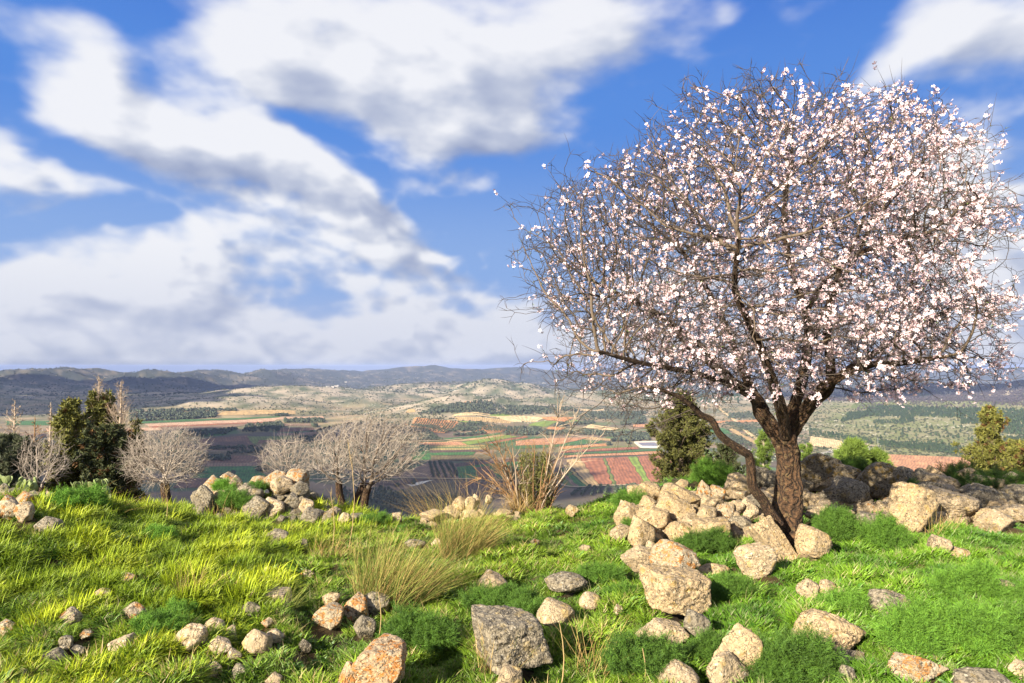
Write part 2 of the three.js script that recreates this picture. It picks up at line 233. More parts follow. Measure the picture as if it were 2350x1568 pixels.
// branches that grow towards the light points they are given (space colonisation); nodes: {p, parent}
function colonise(nodes, points, step, reach, kill, rounds, rand, bias) {
  const cell = reach, key = (x, y, z) => ((Math.floor(x / cell) + 512) * 1024 + (Math.floor(y / cell) + 512)) * 1024 + Math.floor(z / cell) + 512;
  const grid = new Map(), n = points.length, best = new Int32Array(n).fill(-1), bestD = new Float64Array(n).fill(reach * reach), alive = new Uint8Array(n).fill(1);
  points.forEach((p, i) => { const k = key(p.x, p.y, p.z); (grid.get(k) ?? grid.set(k, []).get(k)).push(i); });
  const offer = (j) => { const q = nodes[j].p; for (let a = -1; a < 2; a++) for (let b = -1; b < 2; b++) for (let c = -1; c < 2; c++) { const l = grid.get(key(q.x + a * cell, q.y + b * cell, q.z + c * cell)); if (l) for (const i of l) if (alive[i]) { const d = q.distanceToSquared(points[i]); if (d < kill * kill) { alive[i] = 0; continue; } if (d < bestD[i]) { bestD[i] = d; best[i] = j; } } } };
  for (let j = 0; j < nodes.length; j++) if (!nodes[j].shut) offer(j);
  const grown = new Map();
  for (let r = 0; r < rounds; r++) {
    grown.clear();
    for (let i = 0; i < n; i++) if (alive[i] && best[i] >= 0) { const q = nodes[best[i]].p, d = V(points[i].x - q.x, points[i].y - q.y, points[i].z - q.z).normalize(), g = grown.get(best[i]); if (g) g.add(d); else grown.set(best[i], d); }
    let made = 0;
    for (const [j, d] of grown) {
      const nd = nodes[j]; if ((nd.kids ?? 0) > 3) continue;
      d.normalize(); if (nd.dir) d.addScaledVector(nd.dir, 0.55); d.add(V(rand() - 0.5, rand() - 0.5, rand() - 0.5).multiplyScalar(0.55)); if (bias) d.add(bias); d.normalize();
      const p = nd.p.clone().addScaledVector(d, step * (0.75 + rand() * 0.5)); nd.kids = (nd.kids ?? 0) + 1; nodes.push({ p, parent: j, dir: d }); made++; offer(nodes.length - 1);
    }
    if (!made) break;
  }
  return nodes;
}
function thicken(nodes, tip, power) { const s = new Float64Array(nodes.length); for (let j = nodes.length - 1; j >= 0; j--) { nodes[j].r = Math.max(tip, Math.pow(s[j] || 0, 1 / power)); if (nodes[j].parent >= 0) s[nodes[j].parent] += Math.pow(nodes[j].r, power); } }
function limbs(nodes, thick, thin, cut, skip = () => false) {      // tubes along every chain of nodes, the stout ones into `thick`, the rest into `thin`
  const kids = nodes.map(() => []); nodes.forEach((n, j) => { if (n.parent >= 0) kids[n.parent].push(j); });
  const start = []; nodes.forEach((n, j) => { if (n.parent < 0) start.push([j, -1]); });
  while (start.length) {
    let [j, from] = start.pop(); const pts = [], rad = [];
    if (from >= 0) { pts.push(nodes[from].p); rad.push(Math.min(nodes[from].r, nodes[j].r * 1.15)); }
    while (true) {
      if (!skip(nodes[j])) { pts.push(nodes[j].p); rad.push(nodes[j].r); }
      const ks = kids[j]; if (!ks.length) break; ks.sort((a, b) => nodes[b].r - nodes[a].r); for (let q = 1; q < ks.length; q++) start.push([ks[q], j]);
      if (skip(nodes[j]) && !skip(nodes[ks[0]])) { pts.length = rad.length = 0; pts.push(nodes[j].p); rad.push(Math.min(nodes[j].r, nodes[ks[0]].r * 1.15)); }
      j = ks[0];
    }
    if (pts.length < 2) continue;
    rad[rad.length - 1] *= 0.5; const R = rad[0]; (R > cut ? thick : thin).tube(pts, rad, R > 0.03 ? 9 : R > 0.012 ? 6 : R > 0.006 ? 4 : 3, 2);
  }
  return kids;
}
const frame = (dir, roll = 0) => { const q = new THREE.Quaternion().setFromUnitVectors(V(0, 1, 0), dir); return roll ? q.multiply(new THREE.Quaternion().setFromAxisAngle(V(0, 1, 0), roll)) : q; };
const place = (p, q, s) => new THREE.Matrix4().compose(p, q, typeof s === 'number' ? V(s, s, s) : s);
const spin = (a) => new THREE.Quaternion().setFromAxisAngle(V(0, 1, 0), a);
const anyDir = (r) => { const y = r() * 2 - 1, a = r() * 6.2832, q = Math.sqrt(1 - y * y); return V(Math.cos(a) * q, y, Math.sin(a) * q); };

// ---------- the ground: one sheet round the viewpoint out to the horizon, in three stretches that share their seams ----------
const FIELDS = [];            // outlines of the fields in the valley, filled below
const inQuad = (q, x, z) => { let s = 0; for (let i = 0; i < 4; i++) { const a = q[i], b = q[(i + 1) % 4], c = (b.x - a.x) * (z - a.z) - (b.z - a.z) * (x - a.x); if (c > 0) s++; else s--; } return Math.abs(s) === 4; };
function landColor(x, d, y) {
  if (d < 45 && d > -30 && Math.abs(x) < 40) { const n = fbm2(x * 1.2, d * 1.2, 3); return [0.1 + 0.05 * n, 0.085 + 0.04 * n, 0.035 + 0.02 * n]; }
  const up = y + 150, n = fbm2(x / 160, d / 200, 4), m = fbm2(x / 38 + 9, d / 38, 3), w = fbm2(x / 420 + 3, d / 420, 3), st = smoothstep(up, 8, 32);
  const green = [0.085, 0.105, 0.035], olive = [0.15, 0.14, 0.06], tan = [0.46, 0.33, 0.17], pale = [0.43, 0.345, 0.23];
  // strips of ploughed, sown and fallow land
  const turn = 0.25 * Math.sin(x / 700) + 0.35 * fbm2(x / 900, d / 900, 2), u = x * Math.cos(turn) + d * Math.sin(turn), v = -x * Math.sin(turn) + d * Math.cos(turn), row = Math.floor(v / 46), cellU = Math.floor(u / (150 + 60 * Math.sin(row * 2.3)) + row * 0.37), hsh = Math.abs(Math.sin(row * 12.9898 + cellU * 78.233) * 43758.5453) % 1;
  const strip = [[0.1, 0.065, 0.045], [0.05, 0.13, 0.03], [0.16, 0.1, 0.07], [0.12, 0.12, 0.04], [0.3, 0.2, 0.12], [0.07, 0.055, 0.04], [0.2, 0.17, 0.07], [0.06, 0.09, 0.03]][Math.floor(hsh * 8)];
  let c = strip.map((g, i) => lerp(g, olive[i], 0.25) * (1 + 0.3 * m));
  if (d > 1450) { const k = smoothstep(d, 1450, 1900), f = olive.map((g, i) => lerp(g, tan[i], clamp(0.3 + n * 1.3, 0, 1))); c = c.map((g, i) => lerp(g, f[i], k * 0.7)); }
  const stony = clamp(0.46 + 1.2 * n + 0.6 * m + 0.5 * w, 0, 1); c = c.map((g, i) => lerp(g, lerp(green[i] * 0.9, pale[i], stony), st));
  if (x > 450 && d > 800 && d < 2400) { const k = smoothstep(x / d, 0.4, 0.5) * smoothstep(d, 950, 1150), f = clamp(0.5 + 1.4 * m + n, 0, 1); c = c.map((g, i) => lerp(g, lerp([0.17, 0.19, 0.045][i], [0.3, 0.25, 0.13][i], f * 0.7), k)); }
  if (d > 3200) { const k = smoothstep(d, 3200, 3900), q = [0.035, 0.045, 0.035].map((g, i) => lerp(g, pale[i] * 0.6, clamp(-0.1 + 0.9 * n + 0.6 * m + 0.8 * w, 0, 1))); c = c.map((g, i) => lerp(g, q[i], k)); }  // far hills: scrub colour darkened to stand in for cloud shade
  return c;
}
{
  const ang = []; for (let a = -180; a < 180; ) { ang.push(a); a += Math.abs(a + 0.01) < 44 ? 0.2 : Math.abs(a) < 60 ? 1 : 6; }
  const rows = [0]; for (let r = 0.8; r < 16000; r *= r < 14 ? 1.017 : 1.0145) rows.push(r);
  const land = (name, r0, r1, mat) => {
    const P = [], C = [], U = [], I = [], R = rows.filter((r) => r >= r0 && r <= r1), A = ang.length + 1;
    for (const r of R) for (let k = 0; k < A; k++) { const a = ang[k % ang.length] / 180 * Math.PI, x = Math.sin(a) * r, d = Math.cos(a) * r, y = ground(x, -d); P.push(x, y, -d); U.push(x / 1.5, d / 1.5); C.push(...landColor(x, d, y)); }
    for (let j = 0; j + 1 < R.length; j++) for (let k = 0; k + 1 < A; k++) { const a = j * A + k, b = a + A; I.push(a, a + 1, b, b, a + 1, b + 1); }
    const g = new THREE.BufferGeometry(); g.setAttribute('position', new THREE.Float32BufferAttribute(P, 3)); g.setAttribute('uv', new THREE.Float32BufferAttribute(U, 2)); g.setAttribute('color', new THREE.Float32BufferAttribute(C, 3)); g.setIndex(I); g.computeVertexNormals();
    solo(name, g, mat, null, null, null, 'structure');
  };
  const r1 = rows.find((r) => r > 45), r2 = rows.find((r) => r > 1900);
  const earth = new THREE.MeshStandardMaterial({ vertexColors: true, roughness: 1, map: soilMap, bumpMap: soilMap, bumpScale: 0.03 }); earth.color.setRGB(3, 3, 3.6);
  const plainLand = new THREE.MeshStandardMaterial({ vertexColors: true, roughness: 1 });
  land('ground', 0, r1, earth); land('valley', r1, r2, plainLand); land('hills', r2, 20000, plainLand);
}

// ---------- the valley: fields, tracks, orchards, woods, a few buildings ----------
const W1 = (x, y) => [120 + x * 0.08163, 360 + y * 0.08163], W2 = (x, y) => [264 + x * 0.08163, 360 + y * 0.08163], W3 = (x, y) => [400 + x * 0.0969, 360 + y * 0.0969], W4 = (x, y) => [520 + x * 0.074, 380 + y * 0.074], W5 = (x, y) => [696 + x * 0.0765, 376 + y * 0.0765], W6 = (x, y) => [840 + x * 0.0867, 360 + y * 0.0867];   // bearings read off the survey sheets
const furrow = bumpy((u, v) => 0.5 + 0.35 * Math.sin(u * Math.PI * 2 * 8 + 0.8 * torus(u, v, 4, 3, 2)) + 0.4 * torus(u, v, 20, 5, 3));
const fieldMap = tex(512, (u, v) => { const r = 0.06 * Math.sin(u * Math.PI * 2 * 12 + 1.2 * torus(u, v, 3, 5, 2)), n = 0.22 * torus(u, v, 4, 1, 3) + 0.07 * torus(u, v, 24, 4, 2); const k = 0.72 + r + n; return [k, k, k * 0.98]; }, true);
const SOIL = { brick: [0.27, 0.11, 0.06], brown: [0.14, 0.08, 0.05], dark: [0.085, 0.055, 0.04], salmon: [0.42, 0.22, 0.12], pink: [0.46, 0.31, 0.23], orange: [0.45, 0.22, 0.09], tan: [0.4, 0.29, 0.15], cream: [0.55, 0.43, 0.26], straw: [0.3, 0.25, 0.1], olive: [0.11, 0.09, 0.04], green: [0.04, 0.13, 0.03], lime: [0.16, 0.24, 0.04], moss: [0.12, 0.16, 0.04], dull: [0.2, 0.14, 0.1], dirt: [0.38, 0.31, 0.22], white: [0.55, 0.54, 0.5], ash: [0.3, 0.3, 0.29] };
const FM = Object.fromEntries(Object.entries(SOIL).map(([k, c]) => [k, new THREE.MeshStandardMaterial({ color: rgb(c[0] * 2.3, c[1] * 2.1, c[2] * 1.75), map: fieldMap, bumpMap: furrow, bumpScale: /brick|brown|dark|salmon/.test(k) ? 0.12 : 0.05, roughness: 1 })]));
const lay = (q, u, v) => { const a = q[0].clone().lerp(q[1], u), b = q[3].clone().lerp(q[2], u); return a.lerp(b, v); };
const wobble = (q, u, v, k) => { const p = lay(q, u, v), e = 1.6 * k; p.x += e * N2(p.x / 40, p.z / 40); p.z += e * N2(p.x / 40 + 50, p.z / 40); return p; };
let layer = 0;
const quadOf = (f, pts) => { const q = []; for (let i = 0; i < 8; i += 2) { const p = hit(...f(pts[i], pts[i + 1]), 300); if (!p) return null; q.push(p); } return q; };
function field(f, kind, pts, label, group, name = 'field') {
  const q = quadOf(f, pts); if (!q) return;
  if (name === 'field') FIELDS.push(q);
  const n = 26, P = [], U = [], I = [], lift = 0.35 + (layer++ % 12) * 0.05, w = q[0].distanceTo(q[1]), a = rng(layer)() * 0.4;
  for (let j = 0; j <= n; j++) for (let i = 0; i <= n; i++) { const p = wobble(q, i / n, j / n, name === 'field' ? 1 : 0.3); P.push(p.x, ground(p.x, p.z) + lift, p.z); const far = q[0].distanceTo(q[3]); U.push(i / n * w / 60, j / n * far / 120); }
  for (let j = 0; j < n; j++) for (let i = 0; i < n; i++) { const b = j * (n + 1) + i, c = b + n + 1; I.push(b, b + 1, c, c, b + 1, c + 1); }
  const g = new THREE.BufferGeometry(); g.setAttribute('position', new THREE.Float32BufferAttribute(P, 3)); g.setAttribute('uv', new THREE.Float32BufferAttribute(U, 2)); g.setIndex(I); g.computeVertexNormals();
  solo(name, g, FM[kind], label, null, group, 'structure');
}
const FL = [
  [W3, 'salmon', [190, 880, 700, 880, 640, 845, 190, 850]], [W3, 'green', [130, 1040, 320, 1030, 300, 880, 100, 865]], [W3, 'green', [470, 838, 1030, 772, 1050, 752, 500, 806]], [W3, 'tan', [480, 850, 1200, 788, 1030, 772, 480, 838]], [W3, 'lime', [700, 880, 1220, 792, 1100, 776, 630, 852]],
  [W3, 'brick', [930, 872, 1330, 797, 1290, 785, 900, 858]], [W3, 'green', [880, 890, 1500, 796, 1380, 798, 870, 876]], [W3, 'straw', [305, 935, 900, 928, 880, 880, 300, 884]], [W3, 'green', [305, 909, 880, 905, 880, 896, 300, 900]], [W3, 'dark', [310, 962, 870, 948, 890, 928, 305, 935]], [W3, 'green', [320, 990, 750, 982, 770, 952, 315, 962]],
  [W3, 'olive', [330, 1035, 900, 1040, 1000, 985, 320, 992]], [W3, 'dark', [580, 1105, 1200, 1048, 1250, 1015, 570, 1068]], [W3, 'green', [610, 1230, 835, 1240, 760, 1112, 585, 1105]], [W3, 'green', [760, 1112, 1260, 1100, 1260, 1050, 600, 1104]], [W3, 'brown', [840, 1240, 1010, 1205, 910, 1097, 762, 1114]], [W3, 'green', [1012, 1222, 1280, 1235, 1280, 1060, 912, 1097]],
  [W3, 'olive', [-100, 1420, 620, 1420, 560, 1262, 150, 1290]], [W3, 'dark', [620, 1430, 1350, 1430, 1300, 1255, 562, 1262]], [W3, 'white', [130, 1310, 260, 1272, 350, 1240, 50, 1285]], [W3, 'dark', [-500, 1300, 100, 1290, 300, 1232, -350, 1250]], [W3, 'dull', [-100, 1215, 610, 1220, 570, 1066, 290, 1060]],
  [W3, 'orange', [200, 745, 460, 760, 600, 640, 150, 600]], [W3, 'orange', [30, 670, 210, 740, 210, 590, 150, 600]], [W3, 'tan', [590, 622, 1130, 655, 1160, 605, 570, 588]], [W3, 'cream', [1150, 640, 1390, 640, 1510, 590, 900, 560]], [W3, 'cream', [530, 582, 1000, 592, 900, 545, 560, 560]], [W3, 'lime', [905, 576, 1150, 576, 1100, 556, 960, 552]], [W3, 'lime', [620, 642, 830, 660, 870, 648, 590, 628]], [W3, 'orange', [770, 738, 1060, 742, 1130, 690, 900, 665]],
  [W3, 'lime', [1320, 678, 1520, 690, 1620, 640, 1490, 628]], [W3, 'orange', [1430, 738, 1640, 750, 1640, 690, 1530, 695]], [W3, 'salmon', [430, 780, 700, 770, 1060, 748, 900, 742]], [W3, 'orange', [640, 446, 1000, 446, 900, 428, 680, 430]], [W3, 'tan', [60, 545, 160, 540, 150, 505, 90, 510]],
  [W4, 'brick', [1060, 1418, 1245, 1418, 1118, 1062, 820, 1062]], [W4, 'moss', [1252, 1418, 1300, 1418, 1150, 1060, 1122, 1060]], [W4, 'brick', [1308, 1416, 1688, 1410, 1452, 1038, 1158, 1056]], [W4, 'lime', [1692, 1410, 1772, 1408, 1570, 1036, 1458, 1038]], [W4, 'brick', [1776, 1406, 2300, 1400, 1980, 1010, 1580, 1032]],
  [W4, 'moss', [620, 1432, 722, 1442, 520, 1262, 460, 1255]], [W4, 'dull', [726, 1442, 790, 1444, 560, 1240, 520, 1240]], [W4, 'green', [800, 1445, 900, 1446, 620, 1195, 520, 1200]], [W4, 'straw', [904, 1444, 940, 1440, 640, 1150, 600, 1160]], [W4, 'tan', [944, 1440, 1056, 1420, 815, 1062, 620, 1085]],
  [W4, 'salmon', [600, 1055, 1950, 1002, 1900, 966, 600, 1028]], [W4, 'green', [600, 1022, 1900, 962, 1850, 940, 600, 1000]], [W4, 'brick', [560, 990, 1615, 938, 1590, 908, 560, 965]], [W4, 'moss', [560, 964, 1545, 906, 1500, 890, 560, 945]], [W4, 'orange', [540, 942, 1190, 888, 1180, 860, 540, 905]], [W4, 'green', [540, 900, 1160, 842, 840, 808, 560, 868]],
  [W4, 'salmon', [-60, 890, 560, 866, 960, 772, -60, 800]], [W4, 'tan', [860, 806, 1250, 826, 1230, 800, 960, 772]], [W4, 'green', [-60, 935, 520, 905, 560, 870, -60, 900]], [W4, 'orange', [260, 705, 450, 716, 620, 650, 380, 640]], [W4, 'orange', [360, 545, 600, 565, 740, 505, 280, 503]], [W4, 'lime', [110, 612, 330, 636, 520, 560, 280, 563]], [W4, 'lime', [640, 562, 870, 586, 940, 580, 740, 540]],
  [W4, 'cream', [850, 645, 1180, 700, 1380, 662, 960, 600]], [W4, 'salmon', [1540, 640, 1780, 645, 1800, 592, 1530, 608]], [W4, 'cream', [800, 415, 1130, 410, 1150, 385, 830, 398]],
  [W1, 'green', [880, 1446, 1250, 1446, 1340, 1388, 900, 1396]], [W1, 'green', [1200, 1568, 1900, 1568, 1760, 1384, 1380, 1386]], [W1, 'brown', [650, 1568, 1160, 1568, 1245, 1448, 740, 1450]], [W1, 'green', [900, 1388, 1745, 1382, 1745, 1302, 930, 1310]], [W1, 'dull', [900, 1308, 1745, 1300, 1720, 1262, 930, 1266]], [W1, 'brown', [1000, 1262, 1740, 1262, 1800, 1172, 1040, 1180]], [W1, 'olive', [1050, 1178, 1800, 1168, 1830, 1092, 1060, 1128]],
  [W1, 'brown', [1020, 1078, 1620, 1055, 1560, 925, 960, 975]], [W1, 'dark', [1060, 1050, 1590, 1040, 1540, 1000, 1060, 1015]], [W1, 'pink', [-900, 885, 560, 866, 480, 832, -900, 840]], [W1, 'green', [700, 955, 1260, 930, 1450, 832, 640, 885]], [W1, 'pink', [350, 815, 1890, 748, 1960, 708, 310, 785]], [W1, 'brick', [400, 832, 1850, 764, 1890, 750, 350, 816]], [W1, 'dull', [500, 866, 1400, 820, 1830, 770, 410, 834]], [W1, 'green', [270, 778, 1960, 704, 1960, 690, 250, 755]],
  [W1, 'tan', [1150, 684, 2150, 665, 2150, 620, 1280, 630]], [W2, 'pink', [-10, 735, 740, 720, 720, 690, 230, 700]], [W2, 'dull', [210, 808, 640, 805, 660, 778, 230, 782]], [W2, 'brown', [150, 885, 620, 862, 600, 832, 210, 840]], [W2, 'dull', [150, 930, 640, 915, 640, 882, 170, 888]], [W1, 'moss', [1640, 1040, 2100, 1000, 2100, 925, 1560, 940]], [W2, 'brown', [-100, 1030, 560, 1010, 600, 965, -50, 985]], [W1, 'dull', [-1400, 960, 200, 920, 250, 890, -1400, 905]], [W1, 'green', [-1400, 800, -100, 790, 0, 740, -1400, 750]],
  [W6, 'salmon', [480, 1190, 1560, 1330, 1520, 1132, 560, 1092]], [W6, 'salmon', [1520, 1330, 2300, 1420, 2300, 1190, 1500, 1132]], [W6, 'salmon', [600, 1420, 2300, 1560, 2300, 1400, 480, 1190]], [W6, 'moss', [120, 560, 500, 555, 480, 500, 180, 485]],
  [W5, 'green', [125, 755, 480, 762, 360, 682, 80, 690]], [W5, 'lime', [150, 1060, 290, 1052, 90, 922, 10, 932]], [W5, 'orange', [70, 1130, 260, 1160, 150, 1062, 0, 1000]], [W5, 'lime', [290, 1180, 470, 1240, 360, 1100, 240, 1070]], [W5, 'brick', [300, 1330, 600, 1330, 420, 1220, 260, 1180]], [W5, 'moss', [570, 1300, 700, 1300, 640, 1190, 540, 1180]], [W5, 'tan', [480, 690, 830, 880, 780, 900, 420, 700]], [W5, 'orange', [200, 620, 820, 600, 800, 570, 240, 590]],
  [W5, 'cream', [1480, 910, 1960, 960, 1900, 850, 1500, 790]], [W6, 'ash', [100, 1110, 480, 1030, 430, 1010, 100, 1060]],
];
for (const [f, kind, pts] of FL) field(f, kind, pts, null, null);
const track = (f, pts, w, kind, name, label) => {                 // a band that follows the land between points
  const c = new THREE.CatmullRomCurve3(pts.map(([x, y]) => hit(...f(x, y), 300)).filter(Boolean)), n = 80, P = [], U = [], I = [];
  for (let i = 0; i <= n; i++) { const p = c.getPoint(i / n), t = c.getTangent(i / n), s = V(-t.z, 0, t.x).normalize(); for (const k of [-0.5, 0.5]) { const x = p.x + s.x * w * k, z = p.z + s.z * w * k; P.push(x, Math.max(ground(x, z), ground(p.x, p.z)) + 1.0, z); U.push(k, i / 4); } if (i) { const b = i * 2 - 2; I.push(b, b + 1, b + 2, b + 2, b + 1, b + 3); } }
  const g = new THREE.BufferGeometry(); g.setAttribute('position', new THREE.Float32BufferAttribute(P, 3)); g.setAttribute('uv', new THREE.Float32BufferAttribute(U, 2)); g.setIndex(I); g.computeVertexNormals();
  solo(name, g, FM[kind], label, null, null, 'structure'); return c;
};
track(W3, [[-900, 1235], [-200, 1225], [300, 1225], [620, 1230], [950, 1245], [1330, 1250]], 7, 'dirt', 'dirt_road');
track(W4, [[400, 1320], [520, 1400], [640, 1442], [800, 1452], [1060, 1436], [1400, 1426], [1900, 1418]], 6, 'dirt', 'dirt_road');
track(W1, [[1050, 1122], [1500, 1118], [1840, 1082], [2100, 1060]], 5, 'dirt', 'dirt_road');
track(W3, [[90, 850], [260, 838], [440, 832], [640, 815]], 8, 'dirt', 'dirt_road');
track(W5, [[240, 350], [330, 450], [480, 560], [620, 700], [800, 830], [930, 930]], 9, 'cream', 'dirt_road');
track(W5, [[1440, 1090], [1560, 1052], [1700, 1010], [1870, 985], [2050, 1000]], 14, 'ash', 'road');
track(W6, [[180, 930], [280, 975], [350, 990], [440, 1000]], 12, 'dirt', 'road');

const CLOUDS = [[-620, 1250, 420, 330, 3, 1900], [-250, 900, 330, 190, 7, 1900], [-1700, 3700, 800, 500, 31, 3400], [-1650, 2600, 620, 500, 11, 2400], [1900, 3300, 700, 300, 35, 5000]];
// crowns far off: small leaf faces spread through the volume, light and dark tufts among them
function crown(seed, n, size, shape, trunk = 0.25) {
  const r = rng(seed), b = new Build();
  for (let i = 0; i < n; i++) { const d = anyDir(r), R = Math.pow(r(), 0.4) * (0.85 + 0.3 * N3(d.x * 2 + seed, d.y * 2, d.z * 2)), p = shape(d, R), s = size * (0.6 + r() * 0.8), u = anyDir(r).multiplyScalar(s), w = anyDir(r).cross(u).normalize().multiplyScalar(s), t = 0.75 + 0.5 * r(), nn = V(d.x, d.y + 0.4, d.z).normalize();
    b.face([p.clone().sub(u), p.clone().add(w), p.clone().add(u), p.clone().sub(w)], [t, t, t * 0.95], nn); }
  if (trunk) { const k = b.p.length; b.tube([V(0, -0.3, 0), V(0.03, 0.3, 0), V(0, 0.55, 0.02)], [0.09, 0.06, 0.03], 5); while (b.c.length < b.p.length) b.c.push(1.6, 1.2, 0.9); }
  return b.geometry();
}
const round = (d, R) => V(d.x * R * 0.5, 0.58 + d.y * R * 0.42, d.z * R * 0.5), tall = (d, R) => { const y = 0.5 + d.y * 0.5 * R; return V(d.x * R * 0.36 * (1.15 - y), y + 0.1, d.z * R * 0.36 * (1.15 - y)); };
const OLIVE = [1, 2, 3].map((s) => crown(s, 90, 0.13, round)), BUSH = [4, 5].map((s) => crown(s, 60, 0.16, (d, R) => V(d.x * R * 0.55, 0.25 + d.y * R * 0.35, d.z * R * 0.55), 0)), PINE = [6, 7].map((s) => crown(s, 110, 0.11, tall));
const foliage = (r, g, b) => leafy({ color: rgb(r, g, b), roughness: 0.9 });
M.olive = foliage(0.11, 0.135, 0.085); M.scrub = foliage(0.085, 0.1, 0.045); M.pinewood = foliage(0.06, 0.1, 0.04); M.bare_wood = foliage(0.12, 0.1, 0.105);  // bare_wood: dull purple grey, cloud shade put into its colour
const SIZE = 0.62, seat = (x, z) => V(x, ground(x, z) + 0.2, z);
function grove(name, mat, geos, list, label) { geos.forEach((g, k) => { const m = list.filter((_, i) => i % geos.length === k); if (m.length) { const o = copies(numbered(name), g, mat, m, scene); tag(o, label); } }); }
const tilt = (r) => spin(r() * 6.28);
const olives = (f, pts, rows, per, size, label, seed, jitter = 0.15) => { const q = quadOf(f, pts), r = rng(seed), out = []; if (!q) return; if (per <= 3) [rows, per] = [per, rows]; for (let j = 0; j < rows; j++) for (let i = 0; i < per; i++) { if (r() < 0.06) continue; const p = lay(q, rows === 1 ? 0.5 : (j + (r() - 0.5) * jitter) / (rows - 1), (i + (r() - 0.5) * jitter * 2) / (per - 1)); out.push(place(seat(p.x, p.z), tilt(r), V(1, 0.9 + r() * 0.2, 1).multiplyScalar(size * SIZE * (0.75 + r() * 0.45)))); } grove('olive_grove', M.olive, OLIVE, out, label); };
const strew = (f, pts, n, size, seed, label, name = 'olive_grove', mat = M.olive, geos = OLIVE) => { const q = quadOf(f, pts), r = rng(seed), out = []; if (!q) return; for (let i = 0; i < n; i++) { const p = lay(q, r(), r()); out.push(place(seat(p.x, p.z), tilt(r), size * SIZE * (0.6 + r() * 0.7))); } grove(name, mat, geos, out, label); };
// near orchards: rows of trees one can count
{
  const r = rng(77), tree = (p, s) => { const o = part(numbered('olive_tree'), OLIVE[Math.floor(r() * 3)], M.olive, scene); o.position.copy(p); o.rotation.y = r() * 6.28; o.scale.setScalar(s); return o; };
  const rows = (f, list, per, size, label, group) => { const nth = ['first', 'second', 'third', 'fourth', 'fifth', 'sixth', 'seventh', 'eighth']; list.forEach(([a, b, c, d], row) => { const p = hit(...f(a, b), 300), q = hit(...f(c, d), 300); for (let i = 0; i < per; i++) { const t = p.clone().lerp(q, (i + r() * 0.25) / per); tag(tree(seat(t.x, t.z), size * (0.8 + r() * 0.35)), label.replace('ROW', nth[row]), 'olive tree', group); } }); };
  rows(W3, [[345, 1215, 305, 1062], [400, 1215, 350, 1058], [470, 1215, 405, 1058], [540, 1218, 460, 1062], [590, 1205, 520, 1066]], 13, 5.4, 'dark round olive tree, ROW row from the left, in the slanting orchard', 'olive trees in the slanting rows below the green field');
  rows(W4, [[700, 1568, 830, 1480], [830, 1568, 950, 1450], [960, 1568, 1020, 1450], [1050, 1540, 1100, 1440], [1150, 1560, 1190, 1445], [1290, 1540, 1300, 1445], [1370, 1500, 1370, 1450], [1440, 1490, 1450, 1445]], 10, 4.6, 'grey green olive tree, ROW row from the left, below the red field', 'olive trees in the rows below the ploughed red field');
}
strew(W4, [1480, 1470, 1580, 1470, 1580, 1430, 1490, 1425], 9, 8, 5);
strew(W3, [-300, 1560, 560, 1560, 560, 1420, -300, 1410], 520, 7, 6); olives(W3, [-200, 1330, 140, 1290, 140, 1262, -200, 1330], 3, 24, 6, null, 7); strew(W2, [1000, 1900, 1900, 1900, 1700, 1600, 900, 1560], 260, 7, 8);
olives(W1, [950, 1380, 1740, 1372, 1740, 1340, 950, 1350], 26, 2, 11, null, 9); strew(W1, [1100, 1568, 1380, 1420, 1400, 1400, 1240, 1440], 90, 8, 10); strew(W1, [1000, 1240, 1350, 1240, 1340, 1200, 1010, 1200], 70, 11, 11); strew(W1, [1040, 1105, 1620, 1095, 1850, 1060, 1040, 1080], 90, 9, 12); strew(W1, [1300, 1160, 1820, 1145, 1820, 1100, 1400, 1120], 60, 9, 13);
olives(W1, [1560, 1085, 1960, 1060, 1960, 1040, 1600, 1070], 18, 1, 11, null, 14); strew(W1, [750, 950, 1250, 930, 1460, 850, 800, 890], 170, 11, 15); strew(W1, [1460, 890, 1960, 880, 1960, 780, 1560, 800], 160, 11, 16);
for (const [y0, y1, k] of [[620, 605, 21], [660, 645, 22], [682, 670, 23], [735, 715, 24]]) strew(W1, [120, y0 + 30, k === 21 ? 1440 : 1180, y0 + (k === 24 ? -30 : 10), k === 21 ? 1440 : 1180, y1 - (k === 24 ? 20 : 0), 120, y1 + 25], 190, 13, k);
olives(W1, [830, 725, 1980, 690, 1980, 672, 900, 706], 64, 2, 10, null, 25); strew(W2, [240, 775, 740, 772, 740, 735, 260, 738], 200, 12, 26); olives(W2, [210, 828, 620, 825, 620, 808, 215, 812], 26, 2, 12, null, 27); olives(W2, [170, 925, 640, 905, 640, 895, 170, 912], 22, 1, 10, null, 28); strew(W2, [-50, 830, 210, 825, 210, 785, -50, 790], 110, 11, 29); strew(W2, [0, 1060, 640, 1010, 640, 960, 500, 960], 120, 11, 30);
olives(W3, [60, 690, 470, 755, 570, 650, 190, 600], 17, 15, 7, null, 31); olives(W3, [780, 735, 1060, 738, 1120, 695, 905, 670], 11, 8, 8, null, 32); strew(W3, [480, 740, 780, 730, 880, 660, 620, 650], 190, 8, 33); strew(W3, [1070, 780, 1650, 775, 1430, 700, 1120, 700], 260, 9, 34); strew(W3, [480, 790, 900, 765, 860, 745, 720, 765], 70, 9, 35);
strew(W3, [0, 840, 440, 830, 300, 740, 0, 680], 620, 8, 36); strew(W2, [1400, 980, 1960, 990, 1960, 860, 1360, 770], 320, 8, 37); strew(W3, [300, 560, 1650, 560, 1650, 510, 560, 450], 760, 10, 38); strew(W3, [190, 560, 520, 545, 560, 460, 320, 500], 170, 9, 39);
